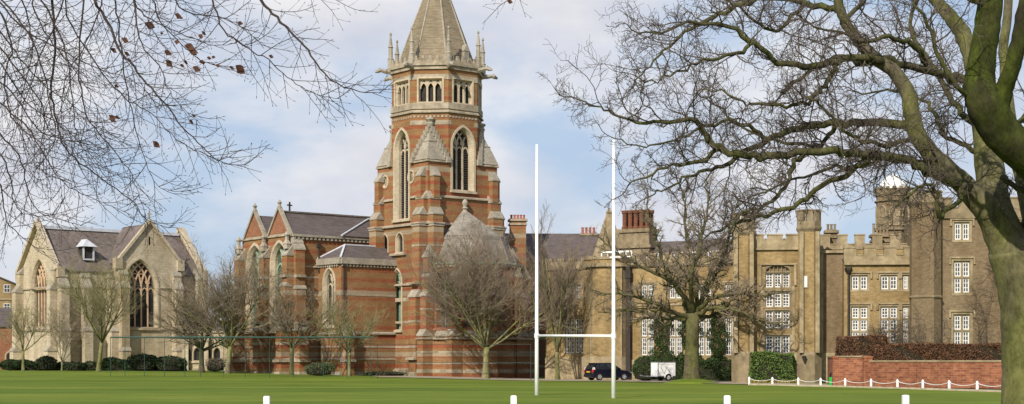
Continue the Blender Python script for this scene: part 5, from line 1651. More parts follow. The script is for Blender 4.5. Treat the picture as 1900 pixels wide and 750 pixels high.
def bush_thing(label, px, py, Y, w, h, mat, leaf, n, seed, group=None, cat='bush', name='bush', sph=False, depth=None):
    rng = random.Random(seed)
    x, y = gp(px, Y); g = gz(x, y)
    t = thing(name, label, cat, (x, y, g), 0, group)
    m = MB(); dp = depth or w * .7
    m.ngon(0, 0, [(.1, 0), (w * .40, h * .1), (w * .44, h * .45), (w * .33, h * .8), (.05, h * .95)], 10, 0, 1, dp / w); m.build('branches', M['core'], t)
    m = MB(); pts = []
    lob = [(rng.uniform(-.32, .32), rng.uniform(-.25, .25), rng.uniform(.3, .7), rng.uniform(.25, .42)) for _ in range(7)]
    for _ in range(n):
        d = Vector((rng.gauss(0, 1), rng.gauss(0, 1), rng.gauss(0, 1))).normalized()
        if sph or rng.random() < .45:
            if d.z < -.75: continue
            k = rng.uniform(.9, 1.03) if sph else rng.uniform(.75, 1.02)
            pts.append((d.x * w / 2 * k, d.y * dp / 2 * k, h * .48 + d.z * h * .5 * k))
        else:
            l = rng.choice(lob)
            pts.append((l[0] * w + d.x * l[3] * w * .7, l[1] * dp + d.y * l[3] * dp * .7, max(.05, l[2] * h + d.z * l[3] * h * .9)))
    leaf_quads(m, pts, leaf, rng); m.build('leaves', mat, t)
    return t

# red brick garden wall with its brown hedge
def garden_wall():
    a = gp(1551, 109); m_ = gp(1612, 107.2); b = gp(1915, 97.5)
    t = thing('brick_garden_wall', 'low red brick garden wall with piers and stone coping below the brown hedge', 'wall', (a[0], a[1], 0))
    L = lambda p: (p[0] - a[0], p[1] - a[1])
    z1 = zat(663, 109); z2 = zat(671.5, 104)
    W = MB(); K = MB(); B = MB()
    for p, q, zz in ((a, m_, z1), (m_, b, z2)):
        p_, q_ = L(p), L(q)
        P = Panel(p_, q_, -.3, zz)
        P.box(W, 0, P.L, -.3, zz, -.35, 0); P.box(K, -.02, P.L + .02, zz, zz + .1, -.42, .06); P.box(B, -.01, P.L + .01, -.3, .32, -.3, .05)
    P = Panel(L((a[0] + 1.2, a[1] + 9)), L(a), 0, 1); P.box(W, 0, P.L, -.3, z1 - .003, -.352, -.003); P.box(K, 0, P.L, z1, z1 + .097, -.42, .05)
    for px, Y, zz in ((1553, 109, z1), (1610, 107.2, z1), (1708, 104.2, z2), (1785, 101.8, z2)):
        x, y = L(gp(px, Y)); pr = MB()
        pr.box(x - .3, x + .3, y - .13, y + .25, -.3, zz - .05); pr.box(x - .34, x + .34, y - .17, y + .25, zz - .05, zz + .06, .94); pr.build('pier', M['garden_brick'], t)
    W.build('wall', M['garden_brick'], t); K.build('coping', M['tan_stone'], t); B.build('plinth', M['garden_brick'], t)
    off = lambda p, d: (p[0] + .2 * d, p[1] + d)
    hedge_thing('beech_hedge', 'taller clipped brown beech hedge over the left end of the red wall', 'hedge', [off(gp(1552, 109), .45), off(gp(1645, 106.2), .45), off(gp(1648, 106.2), 2.0), off(gp(1554, 109), 2.0)], 1.2, zat(626.5, 109), M['beech_hedge'], .055, 14000, 3)
    hedge_thing('beech_hedge', 'long clipped brown beech hedge along the right part of the red wall', 'hedge', [off(gp(1612, 107.2), .4), off(gp(1915, 97.5), .4), off(gp(1918, 97.5), 1.5), off(gp(1615, 107.2), 1.5)], 1.2, zat(641, 104), M['beech_hedge'], .055, 36000, 4)
garden_wall()

# shrubs
bush_thing('round clipped evergreen bush at the left end of the stone chapel', 20, 0, 176, 2.4, 1.25, M['shrub'], .09, 2600, 11, None, 'bush', 'clipped_bush', True)
bush_thing('larger dome shaped clipped bush left of the thin young tree', 86, 0, 174, 2.3, 1.7, M['shrub'], .09, 3000, 12, None, 'bush', 'clipped_bush')
def bed(label, px0, px1, Y, h, mat, seed, n, leaf=.1):
    a, b = gp(px0, Y), gp(px1, Y); g = gz(*a)
    return hedge_thing('hedge', label, 'hedge', [a, b, (b[0] + .3, b[1] + 1.4), (a[0] + .3, a[1] + 1.4)], g, g + h, mat, leaf, n, seed, None, .35)
bed('low clipped evergreen hedge along the foot of the stone chapel between round bushes', 26, 96, 177, 1.0, M['shrub'], 21, 4200)
bed('long dark laurel bed under the traceried gable window of the stone chapel', 190, 335, 172, 1.2, M['shrub'], 22, 11000, .11)
bed('low ragged brownish planting between the bushes and the laurel bed of the stone chapel', 97, 186, 175, .75, M['shrub_grey'], 26, 3000, .1)
bush_thing('tall leafy laurel bush under the gable window', 265, 0, 170, 3.0, 1.9, M['shrub'], .12, 2600, 23)
bush_thing('leafy laurel bush at the right corner of the stone chapel', 318, 0, 170, 3.4, 1.7, M['shrub'], .12, 2600, 24)
bush_thing('low dark bush between the young trees of the stone chapel', 140, 0, 173, 2.6, 1.0, M['shrub'], .11, 1800, 25)
bush_thing('brownish bush beside the link range door', 400, 0, 172, 2.2, 1.5, M['twig_far'], .06, 2600, 26)
bush_thing('grey green lavender bush at the foot of the brick transept', 592, 0, 156, 2.9, 1.35, M['shrub_grey'], .08, 3600, 27)
bush_thing('low dull bush at the foot of the tower buttress', 715, 0, 159, 4.5, .5, M['shrub_grey'], .07, 1600, 28)
bush_thing('tall rounded dark evergreen bush behind the white trailer', 1198, 0, 141, 2.4, 2.3, M['ivy'], .10, 4200, 29)
def gate_bush():
    a = GH
    x0, x1 = a.sx(1394, -1.3), a.sx(1471, -1.3)
    def w(x, y): return (a.ox + x * a.c - y * a.s, a.oy + x * a.s + y * a.c)
    hedge_thing('variegated_bush', 'yellow green clipped bush under the tall gatehouse window', 'bush', [w(x0, -1.5), w(x1, -1.5), w(x1, -.2), w(x0, -.2)], 0.1, a.z(656, 0, -1.4), M['variegated'], .08, 6500, 31, None, .22)
    rng = random.Random(5); m = MB()
    pts = [(*w(rng.uniform(x0, x1 + .6), rng.uniform(-2.2, -1.6)), rng.uniform(.05, .28)) for _ in range(420)]
    leaf_quads(m, pts, .05, rng); o = m.build('flower_bed', M['flowers'], whole=True); tag(o, 'strip of yellow spring flowers below the variegated bush', 'flower bed', None, 'stuff')
gate_bush()

def ivy_panel(label, px0, px1, py_top, seed, n, mat='ivy', top_slope=0):
    C = SR; rng = random.Random(seed)
    x0, x1 = C.sx(px0, 0), C.sx(px1, 0)
    z1 = C.z(py_top, x0, 0)
    w = lambda x, y: (C.ox + x * C.c - y * C.s, C.oy + x * C.s + y * C.c)
    o = w((x0 + x1) / 2, 0)
    t = thing('ivy', label, 'ivy', (o[0], o[1], 0), C.a, 'ivy on the school range')
    m = MB(); pts = []; hw = (x1 - x0) / 2
    st = MB()
    for i in range(5):
        x = rng.uniform(-hw, hw) * .7
        st.tube([(x, -.05, -.1), (x + rng.uniform(-.2, .2), -.06, z1 * .4), (x + rng.uniform(-.3, .3), -.06, z1 * .85)], [.05, .03, .015], 4)
    st.build('stem', M['twig'], t)
    for _ in range(n):
        v = rng.random(); zz = v * z1
        e = hw * (1.0 - .3 * v + .28 * math.sin(zz * 2.1 + seed) + .18 * math.sin(zz * 5.3 + seed * 2))
        u = rng.uniform(-1, 1)
        if zz > z1 * (.86 + .14 * math.sin(u * 4 + seed)): continue
        if math.sin(u * e * 5.1 + seed) * math.sin(zz * 3.7 + seed) > .62 and v > .3: continue
        pts.append((u * e, -.05 - abs(rng.gauss(0, .12)) - .35 * max(0, 1 - zz / 1.6) * rng.random(), zz))
    leaf_quads(m, pts, .075, rng); m.build('leaves', M[mat], t)
ivy_panel('dark ivy covering the wall between the first and second lower windows behind the trailer', 1209, 1247, 560, 41, 7200)
ivy_panel('dark ivy patch on the wall directly left of the big bare tree trunk', 1261, 1300, 562, 42, 7600)
ivy_panel('dark ivy on the wall between the big bare tree trunk and the gatehouse', 1314, 1351, 556, 43, 7600)
def ivy_skirt():
    C = SR
    w = lambda px, y: (C.ox + C.sx(px, y) * C.c - y * C.s, C.oy + C.sx(px, y) * C.s + y * C.c)
    hedge_thing('evergreen_hedge', 'dark evergreen hedge along the foot of the ivy clad school wall', 'hedge', [w(1222, -1.4), w(1357, -1.4), w(1357, -.2), w(1222, -.2)], 0, 1.9, M['ivy'], .085, 8000, 44, None, .3)
ivy_skirt()
# ------------------------------------------------------------------ car and trailer
def car():
    x, y = gp(1089, 143.2)
    t = thing('parked_car', 'dark blue hatchback parked on the gravel, seen from behind', 'car', (x + .1, y, .045), R(24))
    # local: x forward, y left; width 1.72
    Wd = .86
    low = [(.05, .32), (.02, .55), (.10, .95), (.35, 1.00), (2.6, .98), (3.55, .86), (3.92, .70), (4.02, .45), (3.95, .26), (.2, .22)]
    def section(pts, y, k): return [(px, y, pz) for px, pz in pts]
    b = MB()
    rings = []
    for yy, inset in ((-Wd, .06), (-Wd + .05, 0.0), (Wd - .05, 0.0), (Wd, .06)):
        cx = 2.0; rings.append([(cx + (px - cx) * (1 - inset * .5), yy, .55 + (pz - .55) * (1 - inset * 1.2)) for px, pz in low])
    for r0, r1 in zip(rings[:-1], rings[1:]): b.prism(r1, r0, False, False)
    b.face(rings[0]); b.face(list(reversed(rings[-1])))
    body = b.build('body', M['carpaint'], t)
    # cabin: roof smaller than the waist
    c = MB()
    bot = [(.14, .98), (2.95, .97)]; 
    base = [(.12, -.80, .97), (2.95, -.78, .96), (2.95, .78, .96), (.12, .80, .97)]
    top = [(.52, -.60, 1.52), (2.05, -.60, 1.53), (2.05, .60, 1.53), (.52, .60, 1.52)]
    c.hexa(base + top); c.build('window', M['carglass'], t)
    r = MB(); r.hexa([(.42, -.63, 1.49), (2.12, -.63, 1.50), (2.12, .63, 1.50), (.42, .63, 1.49), (.50, -.56, 1.56), (1.95, -.56, 1.575), (1.95, .56, 1.575), (.50, .56, 1.56)])
    for s in (-1, 1):
        bar(r, (.12, s * .79, .98), (.50, s * .60, 1.52), .13, .12); bar(r, (2.93, s * .775, .97), (2.05, s * .60, 1.52), .08, .08); bar(r, (1.52, s * .79, .98), (1.42, s * .615, 1.52), .10, .07); bar(r, (.75, s * .79, .99), (.80, s * .615, 1.52), .10, .07)
    bar(r, (.40, -.56, 1.53), (.40, .56, 1.53), .2, .06)
    r.build('roof', M['carpaint'], body)
    for xx in (.74, 3.22):
        for s in (-1, 1):
            def lath(rad, y0, y1, n=18): 
                return [(xx + rad * math.cos(2 * math.pi * i / n), y0, .31 + rad * math.sin(2 * math.pi * i / n)) for i in range(n)], [(xx + rad * math.cos(2 * math.pi * i / n), y1, .31 + rad * math.sin(2 * math.pi * i / n)) for i in range(n)]
            w = MB(); w.prism(*lath(.31, s * .66, s * .875)); wo = w.build('wheel', M['black'], t)
            w = MB(); w.prism(*lath(.205, s * .80, s * .883)); w.prism(*lath(.05, s * .80, s * .895, 8)); wr = w.build('rim', M['alloy'], wo)
            w = MB()
            for i in range(5):
                a_ = 2 * math.pi * i / 5 + .3; a2 = a_ + .42
                w.face([(xx + .08 * math.cos(a_ + .2), s * .8845, .31 + .08 * math.sin(a_ + .2)), (xx + .185 * math.cos(a_), s * .8845, .31 + .185 * math.sin(a_)), (xx + .185 * math.cos(a2 + .2), s * .8845, .31 + .185 * math.sin(a2 + .2))])
            w.build('spoke_gap', M['black'], wr)
    for s in (-1, 1):
        l = MB(); l.box(.0, .34, s * .80 - .055, s * .80 + .055, .72, .96); l.build('tail_light', M['redlamp'], t)
        l = MB(); l.box(.05, .30, s * .795 - .055, s * .795 + .055, .962, 1.16, .7); l.build('reversing_light', M['clearlamp'], t)
        l = MB(); l.box(3.72, 3.97, s * .66 - .13, s * .66 + .13, .60, .74); l.build('headlight', M['clearlamp'], t)
        l = MB(); l.box(2.55, 2.72, s * .90 - .10, s * .90 + .10, 1.0, 1.13); l.build('wing_mirror', M['carpaint'], t)
        for xx in (1.05, 1.95): l = MB(); l.box(xx, xx + .2, s * .865 - .02, s * .865 + .02, .86, .89); l.build('door_handle', M['black'], t)
    l = MB(); l.box(-.02, .06, -.27, .27, .70, .81); l.build('number_plate', M['plate'], t)
    l = MB(); l.box(-.045, .2, -.80, .80, .30, .52); l.build('bumper', M['carpaint'], t)
    l = MB(); l.hexa([(.085, -.55, 1.0), (.095, -.55, 1.0), (.095, .55, 1.0), (.085, .55, 1.0), (.385, -.48, 1.44), (.395, -.48, 1.44), (.395, .48, 1.44), (.385, .48, 1.44)]); l.build('rear_window', M['carglass'], t)
    l = MB(); l.box(.8, 3.9, -.87, -.85, .20, .30); l.box(.8, 3.9, .85, .87, .20, .30); l.build('sill', M['black'], t)
car()

def trailer():
    x, y = gp(1221, 139)
    t = thing('box_trailer', 'small white box trailer with its drawbar resting left, parked before the evergreen bush', 'trailer', (x, y, .045), R(24))
    # near front corner at the origin, x along the side, y across
    L, Wd, z0, z1 = 1.72, 1.25, .42, 1.62
    b = MB(); b.box(0, L, 0, Wd, z0, z1); body = b.build('body', M['white'], t)
    e = MB()
    for p, q in (((0, 0, z0), (0, 0, z1)), ((L, 0, z0), (L, 0, z1)), ((0, Wd, z0), (0, Wd, z1))): bar(e, p, q, .06, .06)
    for zz in (z0, z1): 
        for p, q in (((0, 0, zz), (L, 0, zz)), ((0, 0, zz), (0, Wd, zz)), ((0, Wd, zz), (L, Wd, zz)), ((L, 0, zz), (L, Wd, zz))): bar(e, p, q, .055, .055)
    bar(e, (.03, -.005, z1 - .17), (L - .1, -.005, z1 - .17), .02, .015); bar(e, (L - .14, -.005, z0 + .1), (L - .14, -.005, z1 - .2), .02, .02)
    e.build('edge_trim', M['galv'], body)
    f = MB(); f.box(-.02, L, .08, Wd - .08, .34, .42); f.tube([(0, .15, .38), (-1.0, Wd / 2, .40)], .035, 6); f.tube([(0, Wd - .15, .38), (-1.0, Wd / 2, .40)], .035, 6); f.tube([(-.95, Wd / 2, .40), (-1.3, Wd / 2, .44)], .04, 6)
    f.box(-1.42, -1.22, Wd / 2 - .05, Wd / 2 + .05, .42, .52); f.build('drawbar', M['galv'], t)
    j = MB(); j.tube([(-.85, Wd / 2 + .1, .75), (-.85, Wd / 2 + .1, .06)], .03, 6); j.ngon(-.85, Wd / 2 + .1, [(.09, 0), (.09, .1)], 10); j.build('jockey_wheel', M['black'], t)
    for yy in (-.06, Wd + .06):
        n = 18; xx = .98
        ring = lambda rad, y_: [(xx + rad * math.cos(2 * math.pi * i / n), y_, .29 + rad * math.sin(2 * math.pi * i / n)) for i in range(n)]
        w = MB(); w.prism(ring(.29, yy - .08), ring(.29, yy + .08)); wo = w.build('wheel', M['black'], t)
        s = -1 if yy < 0 else 1
        w = MB(); w.prism(ring(.17, yy), ring(.17, yy + s * .088)); w.build('rim', M['winwhite'], wo)
        m = MB(); prev = None
        for i in range(9):
            a_ = math.pi * (i / 8)
            p = (xx + .36 * math.cos(a_), .30 + .34 * math.sin(a_))
            if prev: bar(m, (prev[0], yy, prev[1]), (p[0], yy, p[1]), .2, .03)
            prev = p
        m.build('mudguard', M['white'], t)
    l = MB(); l.box(L, L + .03, .08, .3, .36, .48); l.box(L, L + .03, Wd - .3, Wd - .08, .36, .48); l.build('tail_light', M['redlamp'], t)
trailer()

# ------------------------------------------------------------------ bare trees
def wander(rng, p, d, L, n, gn, up, droop=0.0):
    pts = [p.copy()]; d = d.normalized()
    st = L / n
    for i in range(n):
        d = d + Vector((rng.gauss(0, gn), rng.gauss(0, gn), rng.gauss(0, gn) + up))
        d.normalize(); p = p + d * st; pts.append(p.copy())
    return pts, d

def side_dir(rng, t, ang):
    n = t.cross(Vector((rng.gauss(0, 1), rng.gauss(0, 1), rng.gauss(0, 1))))
    if n.length < 1e-4: n = Vector((1, 0, 0))
    n.normalize()
    return (t * math.cos(ang) + n * math.sin(ang)).normalized()

def grow(mbs, rng, p, d, L, r, lev, S):
    """one branch and everything that springs from it. S = list of settings for each level"""
    s = S[lev]
    n = s['n']
    pts, dend = wander(rng, p, d, L, n, s['gn'], s['up'])
    rend = max(r * s['tap'], S[-1]['rmin'])
    rad = [r + (rend - r) * i / n for i in range(n + 1)]
    mbs[s['mb']].tube(pts, rad, s['k'], s['k'] > 4)
    if lev + 1 >= len(S): return
    c = S[lev + 1]
    cnt = c['cnt'] if L > 0 else 0
    cnt = max(1, int(round(cnt * rng.uniform(.8, 1.2))))
    for i in range(cnt):
        u = s['start'] + (1 - s['start']) * (i + rng.random()) / cnt
        k = min(int(u * n), n - 1); f = u * n - k
        q = pts[k].lerp(pts[k + 1], f); t = (pts[k + 1] - pts[k]).normalized()
        rr = rad[k] + (rad[k + 1] - rad[k]) * f
        dd = side_dir(rng, t, R(rng.uniform(*c['ang'])))
        if 'flat' in c: dd.y *= c['flat']; dd.normalize()
        ll = L * c['len'] * rng.uniform(.65, 1.25) * (1.15 - .55 * u) if c.get('rel', True) else c['len'] * rng.uniform(.6, 1.3)
        grow(mbs, rng, q, dd, ll, max(min(rr * c['rr'], rr * .95), S[-1]['rmin']), lev + 1, S)
    # leader carries on
    if s.get('lead') and lev + 1 < len(S):
        grow(mbs, rng, pts[-1], dend, L * .6, rend, lev + 1, S)

def field_tree(label, px, Y, trunk_h, r, forks, S, seed, tm='bark_field', cm='twig_far', lean=(0, 0), name='bare_tree', group=None, base_flare=1.35):
    rng = random.Random(seed)
    x, y = gp(px, Y); g = gz(x, y)
    t = thing(name, label, 'tree', (x, y, g), 0, group)
    A, B = MB(), MB()
    pts = [Vector((0, 0, -.3)), Vector((0, 0, .15)), Vector((lean[0] * .3, lean[1] * .3, trunk_h * .4)), Vector((lean[0] * .7, lean[1] * .7, trunk_h * .75)), Vector((lean[0], lean[1], trunk_h))]
    A.tube(pts, [r * base_flare * 1.25, r * base_flare, r, r * .95, r * .95], 9)
    for i, (az, el, L, rr) in enumerate(forks):
        az = R(az + rng.uniform(-12, 12)); el = R(el)
        d = Vector((math.cos(az) * math.cos(el), math.sin(az) * math.cos(el), math.sin(el)))
        p = pts[-1] - Vector((0, 0, rng.uniform(0, .25) * trunk_h * .5))
        grow([A, B], rng, p, d, L, rr, 0, S)
    A.build('trunk', M[tm], t, True)
    B.build('crown', M[cm], t)
    return t

def spec(gn, up, cnts, lens, ks=(6, 5, 3, 3), ns=(6, 5, 4, 3), tap=.4, ang=(28, 60), rmin=.006, start=.25, rr=.6):
    S = []
    for i in range(len(cnts) + 1):
        S.append(dict(n=ns[min(i, 3)], gn=gn, up=up if not isinstance(up, (list, tuple)) else up[i], tap=tap, k=ks[min(i, 3)], mb=0 if i < 2 else 1, start=start if i == 0 else .12, rmin=rmin,
                      cnt=0 if i == 0 else cnts[i - 1], len=0 if i == 0 else lens[i - 1], ang=ang, rr=rr))
    return S

def ring_forks(n, el0, el1, L0, L1, r, seed, az0=0):
    rng = random.Random(seed)
    return [(az0 + 360 * i / n, rng.uniform(el0, el1), rng.uniform(L0, L1), r * rng.uniform(.8, 1.1)) for i in range(n)]

young = 'young bare trees in front of the stone chapel'
# in front of the stone chapel
field_tree('small bare vase shaped tree before the leftmost gable window', 43, 170, 2.1, .15, ring_forks(7, 40, 74, 4.0, 5.6, .07, 1), spec(.11, .09, (9, 7, 6), (.5, .5, .5), rmin=.007), 101, cm='twig_green', group=young)
field_tree('thinnest bare tree with pale stem right of the dome shaped clipped bush', 115, 168, 1.0, .09, ring_forks(8, 48, 78, 3.8, 5.6, .045, 2), spec(.10, .07, (9, 7, 5), (.5, .5, .5), rmin=.007), 102, cm='twig_far', group=young)
field_tree('larger bare young tree with forked green trunk left of the traceried gable window', 183, 165, 3.2, .20, ring_forks(10, 44, 82, 5.8, 8.2, .095, 3), spec(.10, .10, (10, 8, 6), (.5, .48, .5), rmin=.0055), 103, cm='twig_green', lean=(.35, 0), group=young)
# broad pair between the chapels
pair = 'broad bare trees between the two chapels'
field_tree('bare tree with low spreading crown, left of the pair between the chapels', 374, 163, 2.4, .26, ring_forks(12, 10, 66, 4.6, 7.4, .11, 4), spec(.13, .05, (12, 9, 7), (.5, .48, .45), rmin=.0055), 104, tm='bark_oak', cm='twig_far', group=pair)
field_tree('tall rounded bare tree with pale trunk, right of the pair between the chapels', 423, 160, 2.7, .24, ring_forks(12, 28, 84, 6.0, 9.4, .11, 5), spec(.12, .06, (13, 10, 7), (.5, .48, .45), rmin=.0055), 105, cm='twig_far', lean=(.2, 0), group=pair)
# in front of the brick chapel
field_tree('bare tree with dark trunk in front of the twin gabled transept', 541, 157, 2.7, .2, ring_forks(9, 32, 80, 4.4, 7.2, .09, 6), spec(.13, .08, (10, 8, 6), (.5, .48, .45), rmin=.005), 106, tm='bark_oak', cm='twig_far')
field_tree('small pale stemmed bare tree with upright shoots before the hipped annexe', 648, 155, 2.5, .17, ring_forks(11, 22, 78, 3.4, 5.8, .075, 7), spec(.09, .12, (9, 7, 6), (.52, .5, .5), rmin=.005), 107, cm='twig_green')
field_tree('large dense bare tree in front of the apse', 901, 151, 3.0, .3, ring_forks(17, 30, 87, 8.0, 11.8, .105, 8), spec(.11, .07, (15, 11, 10), (.5, .46, .42), rmin=.0052), 108, tm='bark_field', cm='twig_purple', lean=(.1, 0))
field_tree('tall narrow bare tree standing behind the left goal post', 1034, 148, 2.6, .2, ring_forks(10, 64, 87, 7.0, 12.0, .085, 9), spec(.05, .10, (15, 10, 8), (.32, .42, .45), ang=(18, 38), rmin=.006), 109, cm='twig_purple')

# big oak by the school
def oak():
    Y = 127
    x, y = gp(1284, Y); g = 0
    rng = random.Random(77)
    t = thing('oak_tree', 'big bare oak with thick dark trunk and spreading low limbs before the school range', 'tree', (x, y, g))
    A, B = MB(), MB()
    def W(px, py, dy=0): v = at(px, py, Y + dy); return v - Vector((x, y, g))
    A.tube([W(1284, 722), W(1284, 708), W(1283, 690), W(1284, 650), W(1285, 610), W(1286, 582)], [1.05, .80, .64, .56, .54, .58], 12)
    limbs = [
        [(1286, 588), (1268, 560, 0), (1245, 520, -.5), (1228, 480, -1), (1215, 435, -1.5), (1203, 390, -1.6), (1196, 345, -1.5)],
        [(1286, 585), (1292, 550), (1288, 505, .5), (1278, 460, 1), (1270, 410, 1.2), (1266, 365, 1), (1255, 325, 1)],
        [(1287, 588), (1305, 555, .5), (1322, 520, 1), (1340, 485, 1.5), (1350, 440, 1.5), (1356, 395, 1), (1350, 355, 1)],
        [(1285, 590), (1250, 578, -1), (1210, 562, -2), (1170, 548, -2.5), (1130, 545, -3), (1095, 535, -3)],
        [(1286, 586), (1320, 572, -1.5), (1362, 575, -2.5), (1400, 590, -3), (1430, 600, -3), (1462, 598, -3)],
        [(1284, 595), (1240, 590, 2), (1195, 580, 3), (1150, 575, 3.5), (1110, 580, 3.5)],
        [(1287, 580), (1330, 550, -2), (1380, 545, -3), (1420, 550, -3.5), (1455, 540, -3.5)],
        [(1286, 584), (1262, 540, -2), (1225, 510, -3), (1180, 490, -3.5), (1140, 465, -3.5), (1110, 440, -3)],
        [(1288, 582), (1310, 530, 2), (1335, 470, 3), (1380, 430, 3.5), (1410, 400, 3.5)],
        [(1286, 582), (1282, 530, -2), (1295, 470, -3), (1308, 415, -3.2), (1314, 370, -3), (1310, 335, -3)],
        [(1286, 590), (1330, 585, 2.5), (1370, 560, 4), (1405, 520, 5)],
    ]
    S = spec(.17, .05, (9, 8, 7), (.55, .5, .5), rmin=.0055, ang=(30, 72), start=.1, tap=.45)
    for L in limbs:
        pts = [W(*p) for p in L]
        sm = smooth_path(pts, 4, rng, .08)
        n = len(sm); rad = [.20 * (1 - .86 * i / (n - 1)) + .014 for i in range(n)]
        A.tube(sm, rad, 7)
        tot = sum((b - a).length for a, b in zip(sm[:-1], sm[1:]))
        k = int(tot * 2.3)
        for i in range(k):
            u = .18 + .82 * (i + rng.random()) / k
            f = u * (n - 1); q = min(int(f), n - 2)
            p = sm[q].lerp(sm[q + 1], f - q); tg = (sm[q + 1] - sm[q]).normalized()
            d = side_dir(rng, tg, R(rng.uniform(35, 75))); d.z += .12; d.normalize()
            grow([A, B], rng, p, d, rng.uniform(1.2, 2.9) * (1.15 - .5 * u), rad[q] * .5, 1, S)
    A.build('trunk', M['bark_oak'], t, True); B.build('crown', M['twig_far'], t)
    m = MB(); m.ngon(0, 0, [(2.6, -.02), (1.9, .10), (1.2, .28), (.6, .36)], 20)
    o = m.build('grass_mound', M['lawn'], None, True); o.location = (x, y, 0); o['kind'] = 'structure'

def smooth_path(pts, sub, rng=None, jitter=0.0):
    out = []; n = len(pts)
    for i in range(n - 1):
        p0 = pts[max(i - 1, 0)]; p1 = pts[i]; p2 = pts[i + 1]; p3 = pts[min(i + 2, n - 1)]
        for k in range(sub):
            u = k / sub
            v = .5 * ((2 * p1) + (p2 - p0) * u + (2 * p0 - 5 * p1 + 4 * p2 - p3) * u * u + (3 * p1 - p0 - 3 * p2 + p3) * u ** 3)
            if jitter and (i or k):
                v = v + Vector((rng.gauss(0, 1), rng.gauss(0, 1), rng.gauss(0, 1))) * jitter
            out.append(v)
    out.append(pts[-1].copy())
    return out
oak()

